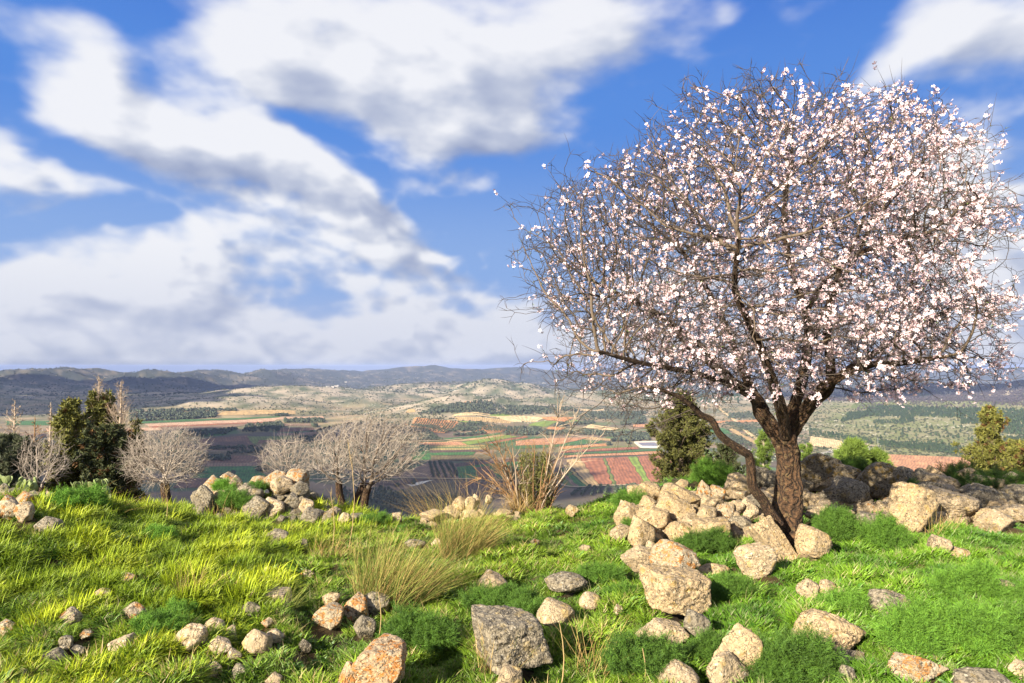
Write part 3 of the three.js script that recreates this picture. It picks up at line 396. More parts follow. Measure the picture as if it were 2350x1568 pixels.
strew(W4, [790, 540, 1700, 540, 1700, 430, 960, 440], 560, 10, 40); strew(W4, [450, 640, 1000, 590, 1000, 560, 480, 600], 200, 9, 41); strew(W4, [0, 750, 780, 740, 640, 700, 0, 680], 200, 9, 42); strew(W4, [780, 740, 1250, 770, 1250, 715, 860, 680], 240, 9, 43); strew(W4, [1180, 770, 1760, 810, 1750, 720, 1400, 720], 280, 9, 44); strew(W4, [1240, 835, 1750, 820, 1750, 790, 1260, 800], 150, 9, 45); olives(W4, [1195, 888, 1470, 872, 1465, 850, 1200, 866], 16, 2, 8, null, 46); strew(W4, [1340, 620, 1700, 590, 1700, 540, 1400, 560], 170, 10, 47); strew(W4, [0, 440, 800, 430, 700, 395, 0, 380], 260, 12, 48);
strew(W5, [380, 620, 900, 830, 900, 720, 480, 620], 360, 9, 49); strew(W5, [80, 890, 740, 910, 560, 800, 130, 770], 320, 8, 50); strew(W5, [420, 560, 820, 560, 700, 480, 440, 500], 180, 9, 51); strew(W5, [0, 380, 600, 370, 600, 250, 0, 230], 260, 15, 52, null, 'wood', M.pinewood, PINE);
{ // the clouds overhead to the left, outside the view, whose shade lies over parts of the valley
  const puff = plain(0.9, 0.9, 0.92, 1);
  const shade = (x, d, w, l, seed, t) => { const g = mergeVertices(new THREE.IcosahedronGeometry(1, 14).deleteAttribute('normal').deleteAttribute('uv'), 1e-5), P = g.attributes.position, v = V(0, 0, 0);
    for (let i = 0; i < P.count; i++) { v.fromBufferAttribute(P, i); const k = 1 + 0.55 * fbm3(v.x * 1.7 + seed, v.y * 1.7, v.z * 1.7, 4); P.setXYZ(i, v.x * k * w, Math.max(v.y * k, -0.3) * 0.22 * l, v.z * k * l); }
    g.computeVertexNormals(); const o = solo('cloud', g, puff, null, null, null, 'structure'); o.position.set(x + SUN.x * t, -152 + SUN.y * t, -d + SUN.z * t); };
  for (const c of CLOUDS) shade(...c);
}
// the right-hand slope: pine wood along its top, a hedge of pines at its foot, single trees between
strew(W6, [0, 720, 280, 660, 500, 560, 80, 620], 460, 9, 60, null, 'pine_wood', M.pinewood, PINE); strew(W6, [260, 650, 700, 660, 860, 540, 340, 545], 620, 10, 61, null, 'pine_wood', M.pinewood, PINE); strew(W6, [690, 740, 860, 720, 860, 600, 700, 620], 200, 10, 62, null, 'pine_wood', M.pinewood, PINE); strew(W6, [800, 650, 1700, 690, 1700, 575, 860, 545], 760, 11, 63, null, 'pine_wood', M.pinewood, PINE); strew(W6, [1390, 740, 1700, 740, 1700, 670, 1400, 690], 180, 9, 64, null, 'pine_wood', M.pinewood, PINE); strew(W6, [1650, 820, 2300, 900, 2300, 590, 1650, 580], 900, 11, 65, null, 'pine_wood', M.pinewood, PINE); strew(W6, [1870, 1010, 2300, 1060, 2300, 880, 1900, 900], 360, 9, 66, null, 'pine_wood', M.pinewood, PINE);
strew(W6, [480, 1000, 1480, 1110, 1460, 1010, 420, 940], 620, 7.5, 67, null, 'pine_wood', M.pinewood, PINE); strew(W5, [1480, 770, 2300, 900, 2300, 840, 1480, 690], 300, 7, 68, null, 'pine_wood', M.pinewood, PINE); strew(W6, [380, 740, 700, 750, 690, 700, 370, 700], 80, 8, 69, null, 'pine_wood', M.pinewood, PINE);
strew(W6, [100, 480, 2300, 480, 2300, 280, 100, 340], 3500, 14, 70, null, 'wood', M.bare_wood, OLIVE); strew(W6, [-900, 480, 300, 480, 300, 330, -900, 330], 500, 14, 71, null, 'wood', M.bare_wood, OLIVE); strew(W6, [200, 600, 2300, 560, 2300, 480, 200, 480], 500, 9, 72, null, 'wood', M.bare_wood, OLIVE);
{ // single pines on the slope
  const r = rng(81); let first = null;
  for (const [x, y] of [[190, 780], [265, 790], [320, 780], [365, 785], [410, 795], [440, 795], [585, 815], [515, 875], [470, 915], [645, 850], [720, 830], [720, 875], [790, 820], [860, 840], [920, 840], [775, 895], [880, 890], [680, 930], [830, 950], [885, 960], [940, 985], [1025, 980], [1050, 990], [1110, 950], [1115, 985], [1180, 960], [1170, 995], [1260, 995], [1285, 980], [1355, 1000], [1305, 910], [1360, 905], [1105, 875], [1145, 885], [1200, 900], [1250, 895], [1480, 925], [1525, 930], [1560, 840], [1400, 795], [1335, 790], [1225, 820], [1310, 745], [1000, 790], [1060, 790], [1130, 800], [1560, 1000], [600, 980], [1390, 840], [1050, 880]]) {
    const p = hit(...W6(x, y), 300); if (!p) continue;
    const o = first ? first.clone() : part('pine_tree', PINE[0], M.pinewood, scene); if (first) { o.name = numbered('pine_tree'); o.geometry = PINE[Math.floor(r() * 2)]; scene.add(o); } else { numbered('pine_tree'); first = o; }
    o.position.copy(seat(p.x, p.z)); o.rotation.y = r() * 6; o.scale.setScalar(6 + r() * 4); tag(o, 'small dark pine standing alone on the open grassy slope at the right', 'pine tree', 'single pines dotted over the grassy slope');
  }
}
{ // scrub and pale stones over the hills, thicker in the hollows
  const r = rng(91), bush = [], rock = [];
  for (let i = 0; i < 60000 && bush.length < 26000; i++) {
    const d = 1100 * Math.pow(5.5, r()), a = (r() - 0.5) * 1.62, x = Math.tan(a) * d, y = ground(x, -d); if (d < 2500 && FIELDS.some((q) => inQuad(q, x, -d))) continue;
    const up = y + 148, n = fbm2(x / 120 + 40, d / 160, 3), m = fbm2(x / 420, d / 420, 2); if (up < 7 && d < 2000 && x < 400) continue;
    if (n + m * 0.7 + r() * 0.5 > 0.12) bush.push(place(V(x, y, -d), tilt(r), (2.2 + r() * 3.5) * (d > 3000 ? 1.7 : 1)));
    else if (rock.length < 12000 && r() < 0.7) rock.push(place(V(x, y, -d), tilt(r), V(1 + r() * 2.5, 0.7 + r(), 1 + r() * 2).multiplyScalar(d > 3000 ? 1.6 : 1)));
  }
  grove('scrub', M.scrub, BUSH, bush, null);
  const g = stoneGeometry(5, 2, [1, 0.7, 1]); copies('outcrop', g, plain(0.46, 0.42, 0.34), rock, scene);
}
{ // buildings far out in the valley: plain white-walled blocks with flat roofs and dark openings
  const wall = plain(0.5, 0.47, 0.42), roof = plain(0.5, 0.47, 0.44), hole = plain(0.06, 0.06, 0.07);
  const house = (f, x, y, w, h, l, label, group) => { const p = hit(...f(x, y), 300); if (!p) return; const t = thing('house', label, 'house', V(p.x, p.y - 0.5, p.z), group); t.rotation.y = Math.sin(x) * 0.6;
    part('wall', new THREE.BoxGeometry(w, h, l).translate(0, h / 2, 0), wall, t); part('roof', new THREE.BoxGeometry(w + 0.5, 0.5, l + 0.5).translate(0, h + 0.26, 0), roof, t);
    for (const s of [-0.28, 0.05, 0.3]) part('window', new THREE.BoxGeometry(w * 0.12, h * 0.3, 0.3).translate(s * w, h * 0.58, l / 2 + 0.1), hole, t); };
  house(W1, -1085, 470, 22, 7, 12, 'long white house alone on the dark plain at the far left');
  for (const [x, y] of [[780, 328], [842, 330], [880, 322], [905, 312], [1005, 268]]) house(W2, x, y + 6, 11 + (x % 7), 6, 10, 'small white house in the village under the misty ridge', 'white houses of the far village');
  house(W3, 1490, 240, 24, 5, 12, 'low pale farm shed on the shoulder of the middle hill');
  // walled yard beside the red field
  const q = quadOf(W4, [1640, 915, 1900, 915, 1840, 842, 1555, 850]), c = lay(q, 0.5, 0.5), y = V(c.x, ground(c.x, c.z) + 0.4, c.z), yard = thing('walled_yard', 'low pale walled yard with a grey floor beyond the dark conifer', 'yard', y), loc = q.map((p) => V(p.x - y.x, 0, p.z - y.z));
  const s = new THREE.Shape(loc.map((p) => new THREE.Vector2(p.x, -p.z))); part('floor', new THREE.ExtrudeGeometry(s, { depth: 0.8, bevelEnabled: false }).rotateX(-Math.PI / 2), plain(0.2, 0.19, 0.22), yard);
  for (let i = 0; i < 4; i++) { const a = loc[i], b = loc[(i + 1) % 4], l = a.distanceTo(b), w = part('wall', new THREE.BoxGeometry(l, 3.2, 4), plain(0.6, 0.54, 0.44), yard); w.position.set((a.x + b.x) / 2, 1.2, (a.z + b.z) / 2); w.rotation.y = -Math.atan2(b.z - a.z, b.x - a.x); }
  // poles and a car
  const pole = (f, x, y, h, label) => { const p = hit(...f(x, y), 100), t = thing('utility_pole', label, 'pole', p); part('post', new THREE.CylinderGeometry(0.18, 0.28, h, 8).translate(0, h / 2, 0), plain(0.5, 0.5, 0.48), t); part('crossarm', new THREE.BoxGeometry(2.4, 0.2, 0.2).translate(0, h - 0.8, 0), plain(0.35, 0.33, 0.3), t); };
  pole(W6, 438, 1000, 17, 'grey utility pole at the bend of the road by the pine hedge'); pole(W1, 1637, 1568, 13, 'thin grey pole in the green field behind the left stone heap'); pole(W6, 912, 690, 14, 'pale pole in a clearing of the pine wood on the slope');
  const cp2 = hit(...W5(1745, 996), 300), car = thing('parked_car', 'small dark car on the pale road beside the tan bank', 'car', V(cp2.x, cp2.y + 1.2, cp2.z)), paint = plain(0.03, 0.035, 0.05, 0.3), glass = plain(0.02, 0.02, 0.03, 0.1), tyre = plain(0.02, 0.02, 0.02);
  const prof = new THREE.Shape([[-2.1, 0.3], [-2.1, 0.85], [-1.2, 1.0], [-0.6, 1.5], [1.2, 1.5], [1.8, 1.0], [2.15, 0.9], [2.15, 0.3]].map(([a, b]) => new THREE.Vector2(a, b)));
  part('body', new THREE.ExtrudeGeometry(prof, { depth: 1.7, bevelSize: 0.06, bevelThickness: 0.06, bevelSegments: 2 }).translate(0, 0, -0.85), paint, car); part('windscreen', new THREE.BoxGeometry(1.5, 0.36, 1.86).translate(0.3, 1.22, 0), glass, car);
  for (const [x, z] of [[-1.3, 0.8], [-1.3, -0.8], [1.35, 0.8], [1.35, -0.8]]) part('wheel', new THREE.CylinderGeometry(0.34, 0.34, 0.24, 16).rotateX(Math.PI / 2).translate(x, 0.34, z), tyre, car);
}

// ---------- stones on the hilltop ----------
const STONES = [];                                   // where stones lie, so that grass keeps off them
const POOL = {}; for (const [kind, n] of [['rough', 9], ['round', 5], ['block', 4], ['slab', 4]]) POOL[kind] = Array.from({ length: n }, (_, i) => stoneGeometry(200 + i + n * 10, 8, [1, 1, 1], kind, 0.22));
let stoneSeed = 1;
// box: left, top, right, bottom seen from the viewpoint; the stone rests where its lower edge meets the land (or at a given depth)
function rock(box, mat, label, o = {}) {
  const [x0, y0, x1, y1] = box, cx = (x0 + x1) / 2, p = o.depth ? at(cx, y1, o.depth) : hit(cx, y1, 2.2); if (o.depth && p.y < ground(p.x, p.z) - 0.015) p.copy(hit(cx, y1, 2.2));
  let d = -p.z; if (d > 13 && !o.depth) { d = 9.6; p.copy(at(cx, y1, d)); }
  const w = (x1 - x0) / FOCAL * d, h = (y1 - y0) / FOCAL * d, dep = w * (o.dep ?? 0.8), seed = stoneSeed++;
  const down = (y1 - 366) / FOCAL, hh = Math.max(0.35 * h, h - 0.35 * dep * down);            // part of what is seen is the stone's top
  const pos = V(p.x + p.x / d * dep * 0.35, Math.min(p.y, o.depth ? 99 : 9) + hh * 0.38, p.z - dep * 0.42); pos.y += 0.012 + 0.1 * hh;
  const big = (x1 - x0) > 26, kind = o.kind ?? 'rough', gr = { rough: 1.14, block: 1.08, round: 1.02, slab: 1.12 }[kind] * (x1 - x0 > 40 && !o.depth ? 0.9 : 1), half = [w * 0.5 * gr, hh * 0.62 * gr * (o.hs ?? 1), dep * 0.5 * gr];
  const g = stoneGeometry(seed + (o.seed ?? 0), (x1 - x0) > 55 ? 26 : big ? 16 : 7, half, kind, 1.7);
  const m = part(numbered('stone'), g, M['stone_' + mat], scene); m.position.copy(pos);
  m.rotation.set(o.rx ?? 0, o.ry ?? 0, o.rz ?? 0);
  STONES.push([pos.x, pos.z, Math.max(half[0], half[2]) * 0.85]);
  return tag(m, label, 'stone', o.group);
}
// the big ones nearby
rock([472, 613, 547, 676], 'grey', 'largest squarish grey stone with a flat top in the front grass', { kind: 'block', dep: 1.0, ry: 0.3, seed: 3, hs: 0.8 });
rock([537, 606, 574, 629], 'pale', 'rounded pale stone just behind the squarish grey block', { kind: 'round' });
rock([579, 597, 601, 612], 'white', 'small whitish stone alone in the grass left of the biggest boulder', { kind: 'round' });
rock([545, 576, 589, 596], 'grey', 'low domed grey stone in the middle grass, speckled with lichen', { kind: 'round' });
rock([478, 576, 503, 595], 'pale', 'angular pinkish stone right of the big reed tussock');
rock([614, 608, 622, 618], 'white', 'tiny pointed white stone standing left of the biggest boulder');
rock([645, 569, 712, 625], 'cream', 'biggest pale boulder, broad and cracked, in the grass below the tree', { kind: 'block', dep: 0.75, seed: 27, rz: -0.2, ry: 0.25, hs: 0.78 });
rock([652, 547, 695, 581], 'tan', 'pointed tan boulder leaning behind the biggest pale boulder', { seed: 2, depth: 6.2, hs: 0.8 });
rock([625, 549, 659, 572], 'pale', 'pale wedge shaped stone left of the pointed tan boulder');
rock([646, 544, 656, 553], 'white', 'tiny white stone above the pale wedge shaped stone', { kind: 'round' });
rock([636, 625, 692, 650], 'pale', 'long low pale stone in the grass under the biggest boulder', { dep: 0.6 });
rock([685, 616, 709, 638], 'grey', 'rough greyish stone touching the foot of the biggest boulder');
rock([661, 672, 701, 700], 'pale', 'pale stone cut by the bottom edge below the tall yellow fennel stone', { kind: 'round' });
rock([349, 643, 415, 700], 'rust', 'large orange lichened boulder at the bottom edge left of centre', { seed: 5, dep: 1.0, rz: 0.25, hs: 0.75 });
rock([339, 672, 358, 700], 'rust', 'small orange stone at the bottom edge beside the large orange boulder');
rock([343, 599, 370, 622], 'rust', 'upright orange stone at the left foot of the reed tussock');
rock([361, 597, 387, 616], 'grey', 'grey stone leaning against the upright orange stone by the tussock');
rock([352, 620, 375, 641], 'grey', 'grey stone in tall grass between the orange stones');
rock([315, 609, 346, 630], 'tan', 'flat orange tinted slab left of the upright orange stone', { kind: 'slab', dep: 0.7 });
rock([323, 596, 338, 609], 'pale', 'small pale stone above the flat orange tinted slab');
rock([497, 671, 523, 695], 'pale', 'pale lumpy stone cut by the bottom edge below the squarish block');
rock([579, 547, 591, 553], 'pale', 'flat little stone in the grass left of the pale wedge stone', { kind: 'round' });
rock([566, 508, 578, 518], 'cream', 'small cream stone at the terrace edge right of the rusty bush');
rock([619, 504, 627, 514], 'white', 'small white stone in the fennel at the left end of the tumbled wall');
rock([407, 541, 423, 550], 'grey', 'left of two small stones in the grass behind the reed tussock'); rock([432, 541, 442, 550], 'white', 'right of two small stones in the grass behind the reed tussock');
rock([532, 541, 540, 547], 'tan', 'tiny brownish stone in the middle of the open grass');
// the left-hand grass
const G = 'stones in the left grass';
for (const [b, m, l, o] of [
  [[178, 630, 205, 653], 'white', 'egg shaped whitish stone, the brightest large one in the left grass', { kind: 'round' }], [[206, 642, 231, 658], 'white', 'broad white stone right of the egg shaped stone'], [[227, 653, 240, 664], 'white', 'small white stone at the right foot of the broad white stone'],
  [[246, 638, 272, 659], 'pale', 'chunky pale stone beside the bare earth of the path'], [[206, 622, 224, 634], 'pale', 'small domed stone above the broad white stone', { kind: 'round' }], [[225, 631, 237, 644], 'pale', 'little upright stone between the domed and the chunky stones'], [[266, 634, 283, 646], 'tan', 'tan stone above and right of the chunky stone', { kind: 'round' }],
  [[262, 621, 273, 630], 'tan', 'small tan stone above the tan stone by the path'], [[260, 593, 289, 610], 'white', 'pale blocky stone beside a dark tuft of broad grass', { kind: 'block' }], [[243, 606, 260, 618], 'grey', 'greyish stone left below the blocky stone by the dark tuft'], [[110, 641, 133, 660], 'white', 'sharp triangular pure white stone in the lower left grass', { kind: 'block', rz: 0.35 }],
  [[61, 612, 82, 627], 'tan', 'ridged tan stone at the left, above the two low grey ones'], [[122, 609, 144, 625], 'tan', 'flat tan stone left of the bright fennel patch', { kind: 'slab' }], [[24, 619, 37, 629], 'tan', 'small brown stone near the left edge'], [[-2, 625, 16, 637], 'tan', 'brown stone cut by the left edge'], [[58, 640, 73, 652], 'grey', 'small grey stone in the lower left grass, upper of two'],
  [[40, 655, 64, 669], 'grey', 'larger low grey stone near the bottom left corner', { kind: 'round' }], [[69, 649, 85, 658], 'grey', 'flat grey stone right of the small grey pair', { kind: 'slab' }], [[14, 674, 28, 683], 'white', 'small whitish stone in the bottom left corner'], [[202, 667, 223, 681], 'white', 'pale flat stone near the bottom edge left of the path', { kind: 'slab' }],
  [[232, 670, 247, 685], 'grey', 'grey round stone at the bottom edge beside the path', { kind: 'round' }], [[266, 676, 283, 690], 'pale', 'pale stone at the bottom edge right of the path'], [[38, 521, 59, 536], 'grey', 'rough grey stone high on the left bank'], [[120, 576, 136, 587], 'rust', 'orange stone sunk in the left bank'], [[97, 591, 111, 601], 'tan', 'pinkish stone half hidden in the left bank'],
  [[262, 568, 272, 578], 'tan', 'small tan stone on the right flank of the left bank'], [[267, 532, 289, 545], 'grey', 'flat grey slab on the crest right of the left bank', { kind: 'slab' }], [[296, 541, 309, 550], 'grey', 'low grey stone right of the flat grey slab'], [[303, 573, 315, 580], 'tan', 'sunken brownish stone by the upper path'], [[297, 643, 310, 655], 'grey', 'grey stone in the tall grass right of the path'], [[130, 661, 140, 668], 'white', 'tiny white stone below the triangular white stone'], [[162, 629, 172, 639], 'tan', 'little brown stone left of the egg shaped stone'], [[80, 634, 91, 641], 'tan', 'little brown stone right of the ridged tan stone'],
]) rock(b, m, l, o);
// below and right of the tree
for (const [b, m, l, o] of [
  [[741, 550, 773, 578], 'white', 'white block propped at the left of the leaning slab', { kind: 'block', rz: 0.25 }], [[795, 531, 830, 561], 'cream', 'rounded cream boulder at the right foot of the trunk', { kind: 'round' }], [[799, 584, 820, 601], 'pale', 'pale stone, largest of the little group under the tree'], [[820, 585, 835, 597], 'pale', 'pale stone right of the largest in the little group'],
  [[822, 596, 838, 608], 'white', 'lowest stone of the little group under the tree'], [[837, 591, 845, 601], 'white', 'smallest rightmost stone of the little group under the tree'], [[874, 599, 907, 622], 'grey', 'grey pale stone between two bright fennel clumps'], [[793, 619, 863, 663], 'cream', 'big rounded yellowish boulder in the lower right grass', { kind: 'round', seed: 4, dep: 0.7 }],
  [[829, 655, 862, 669], 'grey', 'flat grey stone at the foot of the rounded yellowish boulder', { kind: 'slab' }], [[726, 639, 762, 686], 'cream', 'tall yellowish upright stone in the dark fennel', { dep: 0.6, rz: -0.2 }], [[704, 661, 748, 695], 'pale', 'tilted pale stone at the bottom edge beside the tall yellowish one', { rz: -0.35 }], [[888, 661, 947, 690], 'tan', 'long smooth tan boulder at the lower right', { kind: 'slab', dep: 0.6 }],
  [[957, 675, 1008, 700], 'grey', 'grey flat boulder cut by the bottom edge at the right'], [[919, 653, 938, 666], 'tan', 'small brown stone above the long smooth tan boulder'], [[840, 671, 857, 683], 'grey', 'small grey stone near the bottom edge under the yellowish boulder'], [[1013, 667, 1030, 681], 'white', 'white stone cut by the right edge near the bottom'],
  [[991, 583, 1014, 593], 'pale', 'low pale stone in the fennel near the right edge', { kind: 'slab' }], [[930, 540, 950, 556], 'pale', 'upper of two low stones in the right grass'], [[951, 550, 971, 561], 'cream', 'lower of two low stones in the right grass', { kind: 'slab' }], [[704, 567, 728, 580], 'cream', 'flat cream stone peeping out behind the biggest boulder', { kind: 'slab' }], [[893, 492, 935, 533], 'cream', 'biggest cream boulder of the tumbled wall, right of the trunk', { seed: 6, depth: 7.6 }],
  [[923, 493, 981, 520], 'pale', 'long pale boulder beside the biggest boulder of the wall', { depth: 7.9 }], [[968, 490, 1005, 513], 'grey', 'grey white boulder at the right end of the wall', { depth: 8.2 }], [[981, 515, 1014, 537], 'pale', 'pale pointed stone in the grass at the right edge, with a white scar'], [[996, 508, 1040, 525], 'pale', 'low long stone cut by the right edge', { kind: 'round' }], [[1004, 488, 1040, 506], 'grey', 'grey round stone cut by the right edge above the low long stone', { kind: 'round', depth: 8.4 }],
  [[862, 466, 899, 500], 'dark', 'dark boulder with yellow lichen on top of the wall', { depth: 9.0, seed: 1, kind: 'round' }], [[799, 457, 837, 487], 'dark', 'brown lichened boulder on the wall just right of the trunk', { depth: 9.2, kind: 'round' }], [[832, 469, 853, 489], 'dark', 'dark stone between the two lichened boulders', { depth: 9.3 }], [[892, 470, 915, 490], 'grey', 'grey boulder right of the dark lichened one', { depth: 9.2 }], [[914, 471, 930, 488], 'grey', 'upright grey stone right of the grey boulder', { depth: 9.3 }],
  [[920, 477, 955, 494], 'pale', 'broad pale stone behind the biggest boulder of the wall', { depth: 8.7 }], [[914, 486, 941, 507], 'grey', 'rough grey stone above the biggest boulder of the wall', { depth: 8.3 }], [[937, 486, 960, 501], 'pale', 'pale stone between the grey stone and the fennel of the wall', { depth: 8.5 }], [[969, 477, 990, 496], 'pale', 'pale stone half hidden in dark fennel at the right', { depth: 8.9 }], [[1008, 477, 1030, 488], 'grey', 'small grey stone at the right edge by the horizon', { depth: 9 }], [[832, 482, 867, 509], 'grey', 'rounded grey boulder in the middle of the wall', { depth: 8.5, kind: 'round' }],
  [[852, 487, 868, 500], 'grey', 'small grey stone on the rounded grey boulder', { depth: 8.8 }], [[856, 515, 875, 528], 'grey', 'bluish grey stone in front of the rounded grey boulder', { depth: 7.7 }],
]) rock(b, m, l, o);
{ const p = at(778, 577, 6.3), g = stoneGeometry(402, 26, [0.125, 0.33, 0.11], 'block'), m = solo('stone', g, M.stone_cream, 'long narrow slab leaning against the foot of the trunk', 'stone'); m.position.set(p.x, p.y + 0.24, p.z - 0.05); m.rotation.set(-0.3, 0.2, 0.52); STONES.push([p.x, p.z, 0.2]); }
// the heap left of the trunk
for (const [b, m, l, d, k] of [
  [[627, 487, 640, 499], 'cream', 'leftmost cream block along the top of the heap', 9.2, 'block'], [[639, 485, 662, 503], 'cream', 'peaked cream stone on top of the heap', 9.1], [[661, 486, 676, 499], 'pale', 'small stone right of the peaked cream stone', 9.2], [[662, 490, 698, 512], 'cream', 'broad cream boulder in the upper heap', 8.8], [[696, 486, 711, 506], 'tan', 'upright tan stone in the upper heap', 8.9], [[709, 488, 723, 503], 'tan', 'tan stone right of the upright one in the upper heap', 9.0],
  [[725, 478, 750, 498], 'pale', 'large pale boulder beside the left stem of the tree', 8.6], [[655, 503, 690, 526], 'cream', 'big sunlit boulder in the middle of the heap', 8.1], [[616, 507, 641, 534], 'cream', 'long slab leaning at the left front of the heap', 7.8, 'slab'], [[610, 527, 630, 541], 'pale', 'small flat stone at the left foot of the heap', 7.4, 'slab'], [[627, 521, 652, 549], 'cream', 'tall wedge at the front of the heap', 7.2], [[633, 512, 667, 535], 'cream', 'sloping boulder above the tall wedge of the heap', 7.6],
  [[664, 525, 694, 544], 'cream', 'rounded block at the front of the heap', 7.1, 'round'], [[680, 515, 700, 530], 'pale', 'middle sized pale stone in the heap front', 7.6], [[696, 509, 719, 527], 'pale', 'pale stone right of centre in the heap', 7.8], [[692, 522, 731, 548], 'cream', 'large block at the right front of the heap', 7.2, 'block'], [[717, 507, 735, 523], 'tan', 'tan round stone near the left stem', 7.7, 'round'], [[727, 503, 743, 515], 'pale', 'pale stone under the left stem', 8.0], [[740, 503, 758, 521], 'white', 'white stone between the stem and the trunk', 7.7],
  [[700, 500, 714, 512], 'pale', 'little pale stone in the upper middle of the heap', 8.4], [[676, 482, 690, 492], 'cream', 'little cream stone on the crest of the heap', 9.5], [[748, 470, 768, 488], 'grey', 'grey stone behind the left stem', 9.2], [[762, 474, 780, 492], 'grey', 'grey rounded stone between both stems', 9.0, 'round'], [[640, 500, 656, 512], 'cream', 'small cream stone in the left of the heap', 8.5],
]) rock(b, m, l, { depth: d, kind: k });
{ // smaller rubble that fills the heap and the wall
  const r = rng(501), kinds = ['rough', 'rough', 'block', 'round'], mats = ['pale', 'cream', 'pale', 'grey', 'tan', 'white'];
  const fill = (n, many, f, label, group, mm, size) => { const rest = []; for (let i = 0; i < n + many; i++) { const [x, d] = f(), s = size * (d / 8.5) * (i < n ? 0.8 + r() * r() * 1.3 : 0.4 + r() * 0.6), kind = kinds[Math.floor(r() * 4)], g = POOL[kind][Math.floor(r() * POOL[kind].length)];
    const p = V(x, ground(x, -d) + s * 0.35, -d), sc = V(s * (0.8 + r() * 0.5), s * (0.6 + r() * 0.4), s * (0.8 + r() * 0.5)), e = new THREE.Euler(r() - 0.5, r() * 6, r() - 0.5); STONES.push([x, -d, s * 0.7]);
    if (i < n) { const m = part(numbered('stone'), g, M['stone_' + mm[Math.floor(r() * mm.length)]], scene); m.position.copy(p); m.scale.copy(sc); m.rotation.copy(e); tag(m, label, 'stone', group); }
    else rest.push(g.clone().applyMatrix4(place(p, new THREE.Quaternion().setFromEuler(e), sc))); }
    solo('rubble', mergeGeometries(rest), M['stone_' + mm[0]], null, null, null, 'stuff'); };
  fill(52, 190, () => { const x = 622 + r() * 165, p = hit(x, 496 + r() * (46 - Math.max(0, 650 - x) * 0.5), 3); return [p.x, Math.min(-p.z, 9.9)]; }, 'small pale rubble stone in the heap left of the trunk', 'rubble of the heap left of the trunk', mats, 0.085);
  fill(56, 200, () => { const p = hit(800 + r() * 230, 482 + r() * 36, 3); return [p.x, Math.min(-p.z, 10.2)]; }, 'small pale rubble stone in the wall right of the trunk', 'rubble of the wall right of the trunk', ['pale', 'grey', 'cream', 'pale', 'tan', 'pale'], 0.09);
  fill(24, 30, () => { const p = hit(828 + r() * 180, 506 + r() * 22, 3); return [p.x, -p.z]; }, 'small white rubble stone at the front foot of the wall', 'white rubble in front of the wall', ['white', 'cream', 'pale'], 0.08);
  fill(24, 60, () => { const a = r() * 6.28, q = Math.sqrt(r()); return [-2.95 + Math.cos(a) * q * 1.15, 8.7 + Math.sin(a) * q * 0.6]; }, 'small grey stone in the shaded left heap', 'rubble of the left heap', ['grey', 'grey', 'dark', 'pale'], 0.075);
  fill(26, 50, () => { const t = r(); return [-1.15 + t * 1.25, 8.55 + t * 0.35 + (r() - 0.5) * 0.35]; }, 'small cream stone in the low row under the rusty bush', 'stones of the low row by the rusty bush', ['pale', 'cream', 'cream', 'white'], 0.06);
  fill(10, 24, () => [-6.6 + r() * 1.5, 8.0 + r() * 1.0], 'small outcrop stone at the far left', 'stones of the left outcrop', ['tan', 'pale', 'grey'], 0.11);
}
